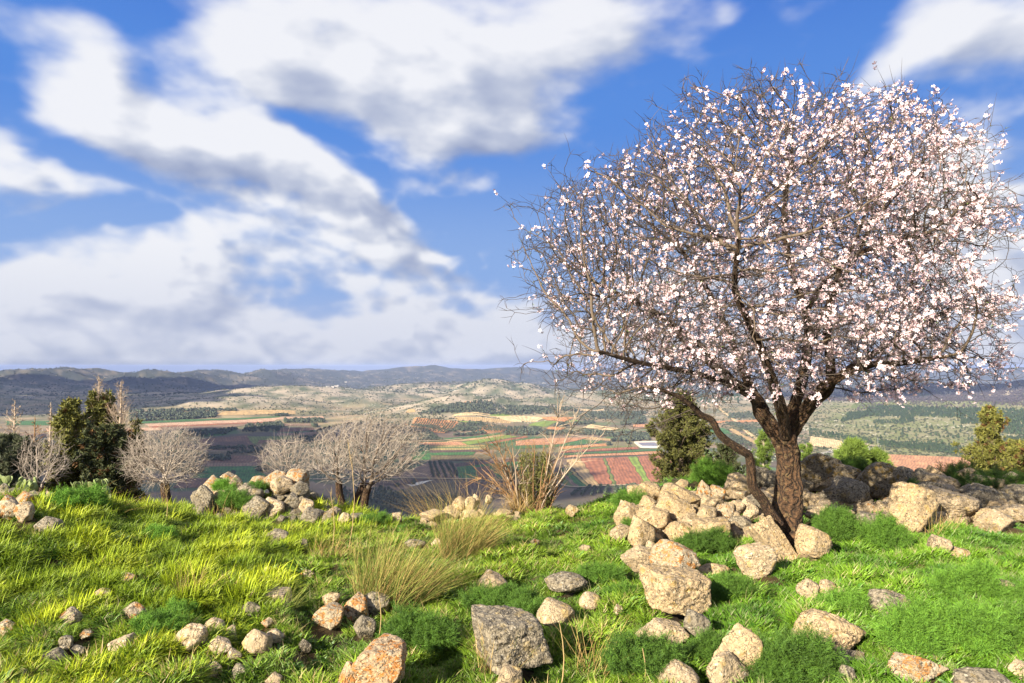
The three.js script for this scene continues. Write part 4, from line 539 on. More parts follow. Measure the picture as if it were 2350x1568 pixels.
// the left heap by the bare trees
for (const [b, m, l, d, k] of [
  [[262, 475, 284, 491], 'tan', 'upper left tan stone on the crest of the left heap', 9.1], [[269, 478, 292, 496], 'white', 'white stone under the tan crest stones of the left heap', 8.9], [[281, 473, 306, 493], 'tan', 'largest tan boulder crowning the left heap', 9.1], [[250, 479, 267, 492], 'tan', 'small tan stone left of the crest of the left heap', 9.1], [[237, 486, 261, 504], 'grey', 'pale flat topped stone in the left heap front', 8.7], [[189, 492, 207, 506], 'grey', 'small pale stone at the left end of the left heap', 8.7], [[193, 493, 215, 515], 'grey', 'tall grey triangular stone at the left end of the left heap', 8.4],
  [[205, 481, 223, 498], 'tan', 'tan stone beside the green fern of the left heap', 8.9], [[219, 476, 238, 488], 'tan', 'domed stone behind the green fern of the left heap', 9.1], [[228, 481, 243, 499], 'pale', 'dark upright stone right of the green fern', 8.8], [[214, 489, 229, 502], 'pale', 'little stone under the green fern', 8.7], [[247, 502, 269, 522], 'grey', 'large shaded grey stone low in the left heap', 8.3], [[261, 501, 283, 517], 'white', 'bright stone standing out in the shaded left heap', 8.35], [[283, 497, 298, 512], 'grey', 'grey stone right of the bright stone in the shaded heap', 8.5], [[297, 501, 315, 514], 'pale', 'grey flat stone right in the shaded heap', 8.5], [[303, 510, 317, 520], 'grey', 'lowest grey stone right in the shaded heap', 8.3], [[328, 509, 341, 521], 'pale', 'pale stone left of the dark stems of the large bare tree', 8.4], [[338, 515, 351, 526], 'white', 'white angular stone at the foot of the large bare tree', 8.2], [[291, 485, 310, 497], 'grey', 'grey stone below the crowning tan boulder', 8.8],
  [[452, 500, 467, 512], 'cream', 'left big round stone of the low row by the reeds', 8.6, 'round'], [[464, 500, 477, 513], 'cream', 'right big round stone of the low row by the reeds', 8.6, 'round'], [[424, 512, 446, 521], 'cream', 'long flat stone at the left end of the low row', 8.3, 'slab'], [[472, 497, 480, 506], 'white', 'small white stone on top of the low row, left', 8.8, 'round'], [[485, 497, 492, 505], 'white', 'small white stone on top of the low row, right', 8.8, 'round'], [[392, 514, 402, 523], 'tan', 'squared tan stone at the brink between bare tree and reeds', 8.4, 'block'],
  [[-4, 500, 18, 520], 'tan', 'big tan boulder at the left edge of the outcrop', 7.8], [[14, 496, 34, 512], 'tan', 'tan boulder second from the left edge in the outcrop', 8.2], [[16, 506, 33, 522], 'tan', 'front tan boulder of the left outcrop', 7.7], [[-2, 487, 9, 498], 'grey', 'grey stone at the left edge above the outcrop', 8.6], [[6, 490, 25, 500], 'grey', 'grey stone behind the tan boulders of the outcrop', 8.5], [[25, 494, 42, 504], 'grey', 'grey stone in the middle of the outcrop', 8.4], [[41, 496, 58, 506], 'pale', 'pale stone right in the outcrop', 8.3], [[55, 496, 68, 507], 'white', 'rightmost pale stone of the outcrop beside the green fern', 8.2],
]) rock(b, m, l, { depth: d, kind: k });

// ---------- the almond tree in blossom ----------
const D0 = 6.8;
function strong(pts, rad, seed, sides = 40, step = 0.02, rough = 1) {            // a stout barked stem through given points
  const c = new THREE.CatmullRomCurve3(pts, false, 'catmullrom', 0.5), L = c.getLength(), n = Math.max(8, Math.ceil(L / step)), P = [], R = [], b = new Build();
  for (let i = 0; i <= n; i++) { const t = i / n; P.push(c.getPoint(t)); const k = t * (rad.length - 1), a = Math.min(Math.floor(k), rad.length - 2); R.push(lerp(rad[a], rad[a + 1], k - a)); }
  b.tube(P, R, sides, 1.4);
  for (let i = 0; i <= n; i++) for (let s = 0; s <= sides; s++) { const o = (i * (sides + 1) + s) * 3, a = (s % sides) / sides * 6.2832, x = Math.cos(a), y = Math.sin(a), h = i / n * L, tw = h * 1.5;
    const k = R[i] * rough * (0.2 * N3(x * 1.1 + seed, y * 1.1, h * 1.6) + 0.09 * N3(x * 3 + seed, y * 3, h * 4 + tw) + 0.07 * (Math.abs(N3(Math.cos(a + tw * 0.4) * 5.5 + seed, Math.sin(a + tw * 0.4) * 5.5, h * 3)) - 0.35)); for (let q = 0; q < 3; q++) b.p[o + q] += b.n[o + q] * k; }
  const g = b.geometry(); g.computeVertexNormals(); return g;
}
{
  const px = 1 / FOCAL * D0, P = (x, y, dz = 0) => at(x, y, D0 + dz), base = P(788, 543); base.y = ground(base.x, base.z) - 0.08;
  const tree = thing('almond_tree', 'large almond tree covered in pale pink blossom, among the stones at the right', 'tree', base);
  const loc = (p) => p.clone().sub(base), nodes = [], seeds = [];
  const stem = (name, list, rad, seed, sides) => { const pts = list.map((p) => loc(p)); part(name, strong(pts, rad.map((r) => r * px), seed, sides), M.bark, tree); return pts; };
  const trunk = stem('trunk', [base, P(787, 530), P(788, 508), P(790, 485), P(789, 465), P(787, 449), P(783, 434)], [22, 16, 13.5, 11.5, 10.5, 11, 11.5], 1, 48);
  stem('root', [P(772, 540, 0.05), P(778, 528, 0), P(786, 508, 0)], [7, 9, 6], 9, 24);
  const S = [
    [[[778, 524], [770, 512], [760, 500], [752, 485], [751, 468], [750, 457], [742, 451], [727, 442], [720, 432], [713, 421], [703, 416], [695, 409], [682, 399], [671, 392], [652, 389]], [5.8, 5.4, 4.8, 4.3, 3.9, 3.7, 4, 3.5, 3.2, 3, 2.6, 2.3, 2, 1.7, 1.3], (t) => -0.25 - 0.4 * t],
    [[[784, 440], [773, 428], [764, 412], [757, 400], [746, 390], [734, 383], [712, 368], [688, 348], [668, 322]], [9, 8, 7.4, 6.6, 5.6, 4.6, 3.6, 2.8, 2], (t) => 0.1 + 0.35 * t],
    [[[785, 438], [794, 423], [803, 411], [817, 398], [828, 388], [832, 368], [826, 330], [830, 292], [850, 250]], [9.5, 8.2, 7, 6, 5, 4.2, 3.6, 2.8, 2], (t) => 0.05 - 0.5 * t],
    [[[786, 434], [791, 415], [800, 388], [806, 350], [805, 312], [790, 262], [785, 215], [790, 170]], [7, 6, 5.2, 4.6, 3.9, 3.2, 2.5, 1.6], (t) => 0.2 + 0.2 * t],
    [[[764, 412], [752, 390], [738, 360], [718, 310], [694, 268], [672, 236]], [6, 5, 4.2, 3.4, 2.6, 1.8], (t) => 0.3 + 1.0 * t],
    [[[794, 423], [812, 400], [846, 372], [886, 346], [930, 322], [965, 300]], [5.6, 4.8, 4, 3.2, 2.4, 1.6], (t) => 0.2 + 0.8 * t],
    [[[786, 436], [780, 405], [770, 372], [752, 330], [735, 290], [740, 240]], [5.5, 5, 4.2, 3.4, 2.6, 1.8], (t) => -0.1 - 1.15 * t],
    [[[803, 411], [826, 385], [866, 366], [905, 362], [945, 358]], [4.8, 4, 3.2, 2.4, 1.6], (t) => -0.1 - 1.0 * t],
    [[[757, 400], [728, 384], [690, 372], [640, 362], [600, 350]], [3.6, 3, 2.4, 1.9, 1.4], (t) => 0.05 - 0.9 * t],
    [[[806, 350], [826, 310], [850, 262], [878, 215], [900, 170]], [4, 3.3, 2.7, 2.2, 1.6], (t) => 0.3 + 0.8 * t],
    [[[734, 383], [700, 345], [650, 310], [606, 285]], [4, 3.2, 2.4, 1.7], (t) => 0.4 + 0.6 * t],
    [[[805, 312], [835, 270], [872, 250], [920, 235]], [3.6, 2.8, 2.2, 1.6], (t) => 0.3 - 0.9 * t],
  ];
  S.forEach(([xy, rad, dz], k) => {
    const r2 = rng(900 + k), pts = stem('limb', xy.map(([x, y], i) => P(x + (i > 1 ? (r2() - 0.5) * 4 : 0), y + (i > 1 ? (r2() - 0.5) * 4 : 0), dz(i / (xy.length - 1)))), rad, 20 + k, k < 3 ? 26 : 16);
    const c = new THREE.CatmullRomCurve3(pts, false, 'catmullrom', 0.5), n = Math.ceil(c.getLength() / 0.08); let parent = -1;
    for (let i = 0; i <= n; i++) { const t = i / n; nodes.push({ p: c.getPoint(t), parent, dir: c.getTangent(t), given: true, shut: k === 0 ? t < 0.62 : t < 0.3, kids: 0 }); parent = nodes.length - 1; }
  });
  // the outline of the crown
  const out = [[520, 282], [523, 226], [545, 190], [608, 155], [664, 128], [694, 92], [755, 76], [826, 78], [868, 100], [905, 94], [952, 108], [972, 142], [984, 182], [1012, 197], [1004, 236], [976, 262], [1012, 300], [996, 332], [988, 364], [938, 392], [880, 388], [826, 396], [762, 392], [700, 400], [655, 424], [606, 416], [566, 384], [542, 334]].map(([x, y]) => loc(P(x, y)));
  const ctr = loc(P(770, 262)), inside = (x, y) => { let c = false; for (let i = 0, j = out.length - 1; i < out.length; j = i++) { const a = out[i], b = out[j]; if ((a.y > y) !== (b.y > y) && x < (b.x - a.x) * (y - a.y) / (b.y - a.y) + a.x) c = !c; } return c; };
  const r = rng(42), cloud = [];
  const eyeL = loc(V(0, EYE, 0));
  while (cloud.length < 30000) {
    const x = ctr.x + (r() - 0.5) * 5.4, y = ctr.y + (r() - 0.5) * 3.8, q = Math.hypot((x - ctr.x) / 2.55, (y - ctr.y) / 1.75); if (q > 1.25) continue;
    const zm = 1.95 * Math.sqrt(Math.max(0.08, 1 - q * q)), z = ctr.z + (r() * 2 - 1) * zm, s = (ctr.z - eyeL.z) / (z - eyeL.z);          // the silhouette is that seen from the viewpoint
    const xs = eyeL.x + (x - eyeL.x), ys = y; const ux = eyeL.x + (x - eyeL.x) * s, uy = eyeL.y + (y - eyeL.y) * s, rag = 1.05 - 0.25 * (0.5 + N3(ux * 2.1, uy * 2.1, z * 1.2)) - 0.05 * N3(ux * 6, uy * 6, z * 5); if (!inside(ctr.x + (ux - ctr.x) / rag, ctr.y + (uy - ctr.y) / rag)) continue;
    const shell = Math.hypot((x - ctr.x) / 2.5, (y - ctr.y) / 1.7, (z - ctr.z) / 1.9); if (shell < 0.45 && r() < 0.6) continue;
    if (fbm3(x * 1.7, y * 1.7, z * 1.7, 2) < -0.1 && r() < 0.88) continue;
    cloud.push(V(xs, ys, z));
  }
  colonise(nodes, cloud, 0.055, 0.45, 0.062, 200, r, V(0, 0.06, 0));
  thicken(nodes, 0.0024, 2.5);
  // short spurs and straight end twigs
  const grown = nodes.length, ends = new Uint8Array(grown).fill(1); for (const n of nodes) if (n.parent >= 0) ends[n.parent] = 0;
  for (let j = 0; j < grown; j++) { const n = nodes[j]; if (n.given && (n.shut || r() < 0.6)) continue; if (n.r > 0.014) continue;
    const m = ends[j] ? 2 : r() < 0.34 ? 1 : 0; for (let k = 0; k < m; k++) { let d = anyDir(r).multiplyScalar(ends[j] ? 0.75 : 1.1).add(n.dir).normalize(), q = j; const l = ends[j] ? 0.06 + r() * 0.08 + (r() < 0.14 ? 0.16 * r() + 0.06 : 0) : 0.05 + r() * 0.1; for (let s = 0; s < 2; s++) { d = d.clone().add(anyDir(r).multiplyScalar(0.25)).normalize(); nodes.push({ p: nodes[q].p.clone().addScaledVector(d, l / 2), parent: q, dir: d, r: s ? 0.0014 : 0.0022, spur: true }); q = nodes.length - 1; } } }
  const thick = new Build(), thin = new Build(); limbs(nodes, thick, thin, 0.009, (n) => n.given);
  part('branches', thick.geometry(), M.branch, tree, 'stuff'); part('twigs', thin.geometry(), M.twig, tree, 'stuff');
  // blossoms: five notched petals round a rosy eye
  const fb = new Build(), petal = (a, up) => { const c = Math.cos(a), s = Math.sin(a), w = 0.33, e = [-s, 0, c], pt = (u, v, h) => V(c * u + e[0] * v, h, s * u + e[2] * v), W = [0.86, 0.81, 0.8], K = [0.82, 0.42, 0.48]; const q = [pt(0.1, 0, 0), pt(0.62, -w, up * 0.6), pt(1.0, -w * 0.5, up), pt(0.94, 0, up * 0.8), pt(1.0, w * 0.5, up), pt(0.62, w, up * 0.6)]; fb.face(q, [K, W, W, W, W, W], V(c * -0.3, 1, s * -0.3).normalize()); };
  for (let k = 0; k < 5; k++) petal(k * 1.2566, 0.3 + (k % 2) * 0.12);
  for (let k = 0; k < 6; k++) { const a = k * 1.05; fb.face([V(0, 0, 0), V(Math.cos(a) * 0.17, 0.14, Math.sin(a) * 0.17), V(Math.cos(a + 0.6) * 0.17, 0.16, Math.sin(a + 0.6) * 0.17)], k % 2 ? [0.62, 0.16, 0.22] : [0.8, 0.6, 0.3], V(0, 1, 0)); }
  for (let k = 0; k < 3; k++) { const a = k * 2.1; fb.face([V(0, -0.32, 0), V(Math.cos(a) * 0.15, 0.02, Math.sin(a) * 0.15), V(Math.cos(a + 2.1) * 0.15, 0.02, Math.sin(a + 2.1) * 0.15)], [0.3, 0.14, 0.1], V(Math.cos(a + 1), 0, Math.sin(a + 1))); }
  const low = loc(P(770, 408)).y, fg = fb.geometry(), mats = [], tint = [];
  for (let j = 0; j < nodes.length && mats.length < 40000; j++) {
    const n = nodes[j]; if (n.given || n.r > 0.008) continue;
    const s = (ctr.z - eyeL.z) / (n.p.z - eyeL.z), X = (eyeL.x + (n.p.x - eyeL.x) * s - ctr.x) / 2.5, Y = (n.p.y - ctr.y) / 1.7;
    if ((n.p.y - eyeL.y) * s + eyeL.y < low) continue;
    const bunch = smoothstep(fbm3(n.p.x * 5, n.p.y * 5, n.p.z * 5, 2), -0.02, 0.3), zone = smoothstep(fbm3(n.p.x * 1.6 + 5, n.p.y * 1.6, n.p.z * 1.6, 2), -0.35, 0.25);
    const want = (0.03 + 0.66 * bunch) * (0.3 + 0.7 * zone) * (0.3 + 0.72 * smoothstep(X - 0.45 * Y, -0.95, 0.5)) * (Y > 0.5 && X < 0.1 ? 0.65 : 1) * (Math.hypot(X, Y) > 0.92 && X < 0.4 ? 0.5 : 1);
    if (r() > want) continue; const m = 2 + Math.floor(r() * 4);
    for (let k = 0; k < m; k++) { const d = anyDir(r).addScaledVector(n.dir ?? V(0, 1, 0), 0.3).normalize(), size = 0.0125 + r() * 0.008; mats.push(place(n.p.clone().addScaledVector(n.dir ?? d, (r() - 0.5) * 0.06).addScaledVector(d, 0.006 + size * 0.5 + r() * 0.012), frame(d, r() * 6), size)); const w = 0.94 + r() * 0.06, pk = r() * r(); tint.push(rgb(w, w * (1 - 0.1 * pk), w * (1 - 0.07 * pk))); }
  }
  copies('blossoms', fg, M.petal, mats, tree, tint);
  const lb = new Build(), lr = rng(6); for (let k = 0; k < 2; k++) lb.blade(V(0, 0, 0), V(0.4 - k * 0.8, 1, 0.1).normalize(), V(0, 0, 1), 1, 0.3, V(0.3 - 0.6 * k, 0, 0), [0.1, 0.16, 0.03], [0.16, 0.22, 0.05], 2);
  const lm = []; for (let j = 0; j < nodes.length; j += 60) { const n = nodes[j]; if (!n.given && n.r < 0.006) lm.push(place(n.p, frame(anyDir(lr)), 0.025)); } copies('young_leaves', lb.geometry(), M.leaf, lm, tree);
  console.log('almond nodes', nodes.length, 'blossoms', mats.length, 'tris', (thick.i.length + thin.i.length) / 3);
}

// ---------- bare trees and other growth along the brink ----------
const onLand = (px, depth) => { const p = at(px, 400, depth); p.y = ground(p.x, p.z); return p; };
function bareTree(name, label, base, crown, opt) {            // crown: centre x, centre y, half width, half height in sight, at opt.depth
  const d = opt.depth, k = d / FOCAL, t = thing(name, label, 'tree', base), r = rng(opt.seed), c = at(crown[0], crown[1], d).sub(base), hw = crown[2] * k, hh = crown[3] * k, nodes = [], pts = [];
  const fork = V((opt.lean ?? 0) * k, Math.max(0.3, c.y - hh * (opt.fork ?? 0.95)), 0);
  const stems = opt.stems ?? 1;
  for (let s = 0; s < stems; s++) { const a = s / stems * 6.28 + 0.6, foot = V(stems > 1 ? Math.cos(a) * 0.06 : 0, -0.15, 0), head = stems > 1 ? fork.clone().add(V(Math.cos(a) * hw * 0.3, hh * 0.15 * (s % 2), Math.sin(a) * hw * 0.25)) : fork; let parent = -1; const n = 8; for (let i = 0; i <= n; i++) { const u = i / n, p = foot.clone().lerp(head, u).add(V(0.05 * Math.sin(u * 5 + s), 0, 0.04 * Math.cos(u * 4))); nodes.push({ p, parent, dir: head.clone().sub(foot).normalize(), stem: true, shut: u < 0.6, kids: 0 }); parent = nodes.length - 1; } }
  while (pts.length < opt.points) { const q = anyDir(r).multiplyScalar(Math.pow(r(), 0.3)), y = q.y * (q.y < 0 ? 0.9 : 1); if (y < -0.45 && Math.hypot(q.x, q.z) < 0.35) continue; pts.push(V(c.x + q.x * hw + (opt.skew ?? 0) * q.y * hw, c.y + y * hh, c.z + q.z * hw * 0.9)); }
  colonise(nodes, pts, 0.03 * d / 10, 0.28 * d / 10 + 0.1, 0.04 * d / 10, 220, r, V(0, opt.up ?? 0.05, 0));
  thicken(nodes, 0.003 * d / 14, 2.25);
  const n0 = nodes.length, ends = new Uint8Array(n0).fill(1); for (const n of nodes) if (n.parent >= 0) ends[n.parent] = 0;
  for (let j = 0; j < n0; j++) { const n = nodes[j]; if (n.stem) continue; const m = ends[j] ? 2 : r() < (opt.spur ?? 0.35) && n.r < 0.02 ? 1 : 0; for (let q = 0; q < m; q++) { const dd = anyDir(r).multiplyScalar(0.7).add(n.dir).add(V(0, 0.25, 0)).normalize(); nodes.push({ p: n.p.clone().addScaledVector(dd, (0.06 + r() * 0.14 + (r() < 0.1 ? 0.15 : 0)) * d / 12), parent: j, dir: dd, r: 0.0024 * d / 14 }); } }
  const a = new Build(), b = new Build(), trunk = new Build(), S = nodes.map((n) => n.stem);
  nodes.forEach((n) => { if (n.stem) n.r = Math.max(n.r, (opt.trunk ?? 0.09) * (1.25 - 0.25 * n.p.y / Math.max(fork.y, 0.1))); });
  for (let s = 0; s < stems; s++) trunk.tube(nodes.slice(s * 9, s * 9 + 9).map((n) => n.p), nodes.slice(s * 9, s * 9 + 9).map((n) => n.r), 12, 1.2);
  limbs(nodes, a, b, 0.012, (n) => n.stem);
  part('trunk', trunk.geometry(), M.bark, t); if (a.i.length) part('branches', a.geometry(), opt.branchMat ?? M.pale_branch, t, 'stuff'); part('twigs', b.geometry(), opt.mat ?? M.pale_twig, t, 'stuff');
  return t;
}
{
  const b1 = onLand(352, 13.5); bareTree('bare_tree', 'largest leafless spreading tree, with several stems, behind the left stone heap', b1, [368, 452, 60, 36], { depth: 13.5, seed: 3, points: 3300, stems: 3, trunk: 0.07, fork: 0.95, lean: 6, skew: 0.12, branchMat: M.branch });
  bareTree('bare_tree', 'medium leafless pale tree left of the largest leafless tree', onLand(293, 16), [289, 461, 29, 23], { depth: 16, seed: 4, points: 2200, trunk: 0.07, fork: 0.9, branchMat: M.pale_twig });
  bareTree('bare_tree', 'round leafless pale tree on a single trunk, right of the dark conifers', onLand(168, 14), [166, 459, 40, 31], { depth: 14, seed: 5, points: 3200, trunk: 0.085, fork: 0.75, branchMat: M.pale_twig });
  bareTree('bare_tree', 'leafless whitish shrub tree in front of the dark conifers at the far left', onLand(42, 14), [43, 462, 23, 27], { depth: 14, seed: 6, points: 700, trunk: 0.05, fork: 0.9, stems: 2, branchMat: M.pale_twig, spur: 0.2, up: 0.12 });
}
// recursive shoots for shrubs and dead conifers
function shoot(b, p, dir, len, r, level, rand, o) {
  const n = o.n ?? 5, pts = [p.clone()], rad = [r], d = dir.clone(); for (let i = 1; i <= n; i++) { d.add(anyDir(rand).multiplyScalar(o.wild ?? 0.16)).addScaledVector(o.pull ?? V(0, 0, 0), 1 / n).normalize(); pts.push(pts[i - 1].clone().addScaledVector(d, len / n)); rad.push(r * (1 - 0.75 * i / n)); }
  b.tube(pts, rad, r > 0.012 ? 6 : r > 0.005 ? 4 : 3, 2);
  if (level > 0) { const m = o.kids?.[level] ?? 4; for (let k = 0; k < m; k++) { const i = 1 + Math.floor(rand() * n), dd = d.clone().multiplyScalar(o.keep ?? 0.8).add(anyDir(rand).multiplyScalar(o.spread ?? 0.75)).normalize(); shoot(b, pts[i], dd, len * (o.shrink ?? 0.5) * (0.6 + rand() * 0.6), rad[i] * 0.62, level - 1, rand, o); } }
  return pts;
}
{ // the rusty bush on the brink
  const base = onLand(531, 9.5), t = thing('bush', 'rusty brown leafless bush of many upright stems on the terrace edge', 'bush', base), r = rng(31), k = 9.5 / FOCAL;
  for (let i = 0; i < 58; i++) { const b = new Build(), x = (r() - 0.5), lean = x * 1.0 + (r() - 0.5) * 0.35, tall = (i < 12 ? 80 : 38 + r() * 38) * k; shoot(b, V(x * 0.36, -0.05, (r() - 0.5) * 0.25), V(lean * 0.75, 1, (r() - 0.5) * 0.6).normalize(), tall, 0.009 + r() * 0.011, i < 12 ? 2 : 1, r, { kids: [0, 5, 6], wild: 0.13, spread: 0.6, shrink: 0.42, n: 7 }); part('stem', b.geometry(), [M.rust_twig, M.rust_twig, M.branch, M.rust_twig, M.dead_wood][i % 5], t); }
  for (const [x, y, s] of [[600, 437, 1], [575, 420, 1], [487, 452, -1], [482, 478, -1], [497, 446, -1], [560, 410, 1]]) { const b = new Build(), p0 = V(s * 0.12, 0.1, 0.05), to = at(x, y, 9.3).sub(base), mid = p0.clone().lerp(to, 0.5).add(V(0, 0.14, 0)), c = new THREE.QuadraticBezierCurve3(p0, mid, to).getPoints(10); b.tube(c, c.map((_, i) => 0.016 * (1 - 0.08 * i)), 6, 2); for (let q = 0; q < 16; q++) { const i = 4 + Math.floor(r() * 7), d = c[Math.min(i, 10)].clone().sub(c[Math.max(i - 1, 0)]).normalize().add(anyDir(r).multiplyScalar(0.8)).normalize(); shoot(b, c[Math.min(i, 10)], d, 0.16 + r() * 0.2, 0.006, 1, r, { kids: [0, 5], wild: 0.25 }); } part('stem', b.geometry(), s > 0 ? M.dead_wood : M.rust_twig, t); }
  const f = new Build(), fr = rng(32); for (let i = 0; i < 26; i++) { const d = anyDir(fr), p = d.clone().multiplyScalar(0.3); f.blade(p, d, anyDir(fr).cross(d).normalize(), 0.35, 0.1, V(0, 0.2, 0), [0.12, 0.13, 0.03], [0.18, 0.17, 0.04], 2); } const fm = []; for (let i = 0; i < 280; i++) fm.push(place(V((fr() - 0.35) * 0.42, 0.12 + fr() * 0.75, (fr() - 0.5) * 0.3), spin(fr() * 6), 0.06 + fr() * 0.06)); copies('leaves', f.geometry(), M.leaf, fm, t);
  const lb = new Build(); shoot(lb, at(545, 516, 9.1), V(1, 0.06, 0).normalize(), 1.1, 0.014, 1, r, { kids: [0, 5], wild: 0.12, spread: 0.8 }); solo('fallen_branch', lb.geometry(), M.dead_wood, 'grey dead branch lying on the brink right of the rusty bush', 'branch');
}
// sprays of needles or scale leaves, set along boughs
function sprayGeometry(seed, n, l, w, c0, c1) { const b = new Build(), r = rng(seed); for (let i = 0; i < n; i++) { const d = anyDir(r).add(V(0, 0.7, 0)).normalize(), p = V((r() - 0.5) * 0.5, r() * 0.7, (r() - 0.5) * 0.5), k = 0.7 + r() * 0.6; b.blade(p, d, anyDir(r).cross(d).normalize(), l, w, V(0, 0.15, 0), c0.map((x) => x * k), c1.map((x) => x * k), 2); } return b.geometry(); }
const SPRAY = { dark: sprayGeometry(1, 26, 0.7, 0.22, [0.035, 0.05, 0.015], [0.075, 0.085, 0.02]), olive: sprayGeometry(2, 26, 0.7, 0.22, [0.08, 0.09, 0.016], [0.26, 0.25, 0.04]), pine: sprayGeometry(3, 30, 0.8, 0.1, [0.07, 0.12, 0.015], [0.17, 0.25, 0.03]), mid: sprayGeometry(6, 26, 0.7, 0.2, [0.05, 0.055, 0.012], [0.15, 0.15, 0.026]), rust: sprayGeometry(4, 22, 0.7, 0.2, [0.1, 0.05, 0.015], [0.2, 0.1, 0.03]), grey: sprayGeometry(5, 26, 0.8, 0.16, [0.07, 0.085, 0.04], [0.15, 0.17, 0.085]) };
function conifer(name, label, group, px, top, depth, o) {
  const base = onLand(px, depth), tip = at(px + (o.lean ?? 0), top, depth).sub(base), H = tip.y, t = thing(name, label, 'tree', base, group), r = rng(o.seed), k = depth / FOCAL, tr = new Build(), br = new Build(), pts = [], rad = [];
  for (let i = 0; i <= 14; i++) { const u = i / 14; pts.push(V(tip.x * u + 0.02 * Math.sin(u * 9) * H * 0.3, H * u - 0.1 * (1 - u), 0.02 * Math.cos(u * 7))); rad.push((o.trunk ?? 0.09) * (1 - 0.93 * u)); }
  tr.tube(pts, rad, 10, 1.2);
  const spine = (u) => { const f = clamp(u, 0, 0.999) * 14, i = Math.floor(f); return pts[i].clone().lerp(pts[i + 1], f - i); }, mats = {}, bareWood = (o.bareShare ?? 0) > 0.5;
  for (let i = 0; i < o.boughs; i++) {
    const u = o.from + (1 - o.from) * Math.pow((i + r()) / o.boughs, 0.85), p = spine(u), reach = o.wide * k * table(o.profile, u) * (0.4 + r() * 0.85), a = r() * 6.28, d = V(Math.cos(a), o.rise + (r() - 0.5) * 0.4, Math.sin(a)).normalize(); if (reach < 0.03) continue;
    const bp = [p]; for (let q = 1; q <= 5; q++) { d.add(V((r() - 0.5) * 0.25, o.lift ?? 0.12, (r() - 0.5) * 0.25)).normalize(); bp.push(bp[q - 1].clone().addScaledVector(d, reach / 5)); }
    br.tube(bp, bp.map((_, q) => Math.max(0.004, reach * (bareWood ? 0.045 : 0.022)) * (1 - 0.15 * q)), 4, 2);
    const bare = u > o.bare ? 1 : o.bareShare ?? 0;
    for (let q = 0; q < (o.fine ?? 3); q++) { const s = bp[1 + Math.floor(r() * 5)]; shoot(br, s, d.clone().add(anyDir(r)).normalize(), reach * 0.4, (bareWood ? 0.007 : 0.004) * depth / 14, 1, r, { kids: [0, 2], n: 3 }); }
    if (r() < bare) continue;
    const n = Math.ceil(reach / 0.1 * (o.leafy ?? 2.2) * 1.5); for (let q = 0; q < n; q++) { const f = 0.2 + 0.8 * r(), j = Math.min(4, Math.floor(f * 5)), s = bp[j].clone().lerp(bp[j + 1], f * 5 - j).add(anyDir(r).multiplyScalar(0.03 + reach * 0.07)), kind = r() < (o.rust ?? 0) ? 'rust' : o.kind; (mats[kind] ??= []).push(place(s, frame(d.clone().add(anyDir(r).multiplyScalar(0.6)).normalize(), r() * 6), (o.size ?? 0.15) * 0.6 * (0.6 + r() * 0.8))); }
  }
  part('trunk', tr.geometry(), o.woodMat ?? M.branch, t); part('boughs', br.geometry(), o.woodMat ?? M.branch, t, 'stuff');
  for (const kd of Object.keys(mats)) copies(kd === 'rust' ? 'withered_foliage' : 'foliage', SPRAY[kd], M.leaf, mats[kd], t);
  return t;
}
const spire = [[0, 0.8], [0.35, 1], [0.55, 0.78], [0.75, 0.46], [0.92, 0.24], [1, 0.08]], cone = [[0, 1], [0.3, 1], [0.7, 0.62], [1, 0.08]], oval = [[0, 0.5], [0.2, 0.9], [0.5, 1], [0.8, 0.7], [1, 0.15]];
conifer('cypress', 'dark green bushy conifer, left one of the dense clump at the left', null, 70, 397, 17, { seed: 11, boughs: 180, from: 0.02, wide: 31, profile: spire, rise: 1.0, bare: 0.93, kind: 'olive', size: 0.19, rust: 0.05, leafy: 1.7 });
conifer('cypress', 'tallest conifer of the dense clump at the left, with a dead bare tip', null, 99, 377, 17.5, { seed: 12, boughs: 250, from: 0.02, wide: 38, profile: spire, rise: 0.95, bare: 0.8, kind: 'olive', size: 0.19, rust: 0.1, leafy: 1.7, woodMat: M.dead_wood });
conifer('cypress', 'half dead conifer with whitish bare branches, right one of the dense clump', null, 121, 382, 16.5, { seed: 13, boughs: 200, from: 0.02, wide: 33, profile: spire, rise: 0.95, bare: 0.55, bareShare: 0.25, kind: 'olive', size: 0.17, rust: 0.3, leafy: 1.6, woodMat: M.dead_wood, fine: 5 });
conifer('cypress', 'slim small conifer at the right side of the dense clump', null, 137, 413, 17, { seed: 14, boughs: 60, from: 0.02, wide: 13, profile: cone, rise: 0.7, bare: 0.95, kind: 'olive', size: 0.16, leafy: 2.4 });
conifer('cypress', 'dark low conifer at the foot of the dense clump', null, 108, 430, 16, { seed: 15, boughs: 120, from: 0.02, wide: 32, profile: oval, rise: 0.5, bare: 1, kind: 'dark', size: 0.2, leafy: 3, rust: 0.1 });
conifer('dead_conifer', 'leafless dead conifer nearest the left edge', null, 15, 400, 18, { seed: 16, boughs: 70, from: 0.25, wide: 17, profile: oval, rise: 0.25, bare: 0.1, bareShare: 1, kind: 'rust', woodMat: M.dead_wood, fine: 4, lift: 0.14 });
conifer('dead_conifer', 'small reddish dead conifer second from the left edge', null, 35, 416, 18, { seed: 17, boughs: 50, from: 0.25, wide: 12, profile: oval, rise: 0.25, bare: 0.3, bareShare: 0.6, kind: 'rust', size: 0.1, rust: 1, woodMat: M.rust_twig, fine: 4 });
conifer('dead_conifer', 'thin dead conifer just left of the dense clump', null, 51, 402, 17.5, { seed: 18, boughs: 56, from: 0.2, wide: 10, profile: oval, rise: 0.3, bare: 0.3, bareShare: 0.75, kind: 'rust', size: 0.1, woodMat: M.dead_wood, fine: 4 });
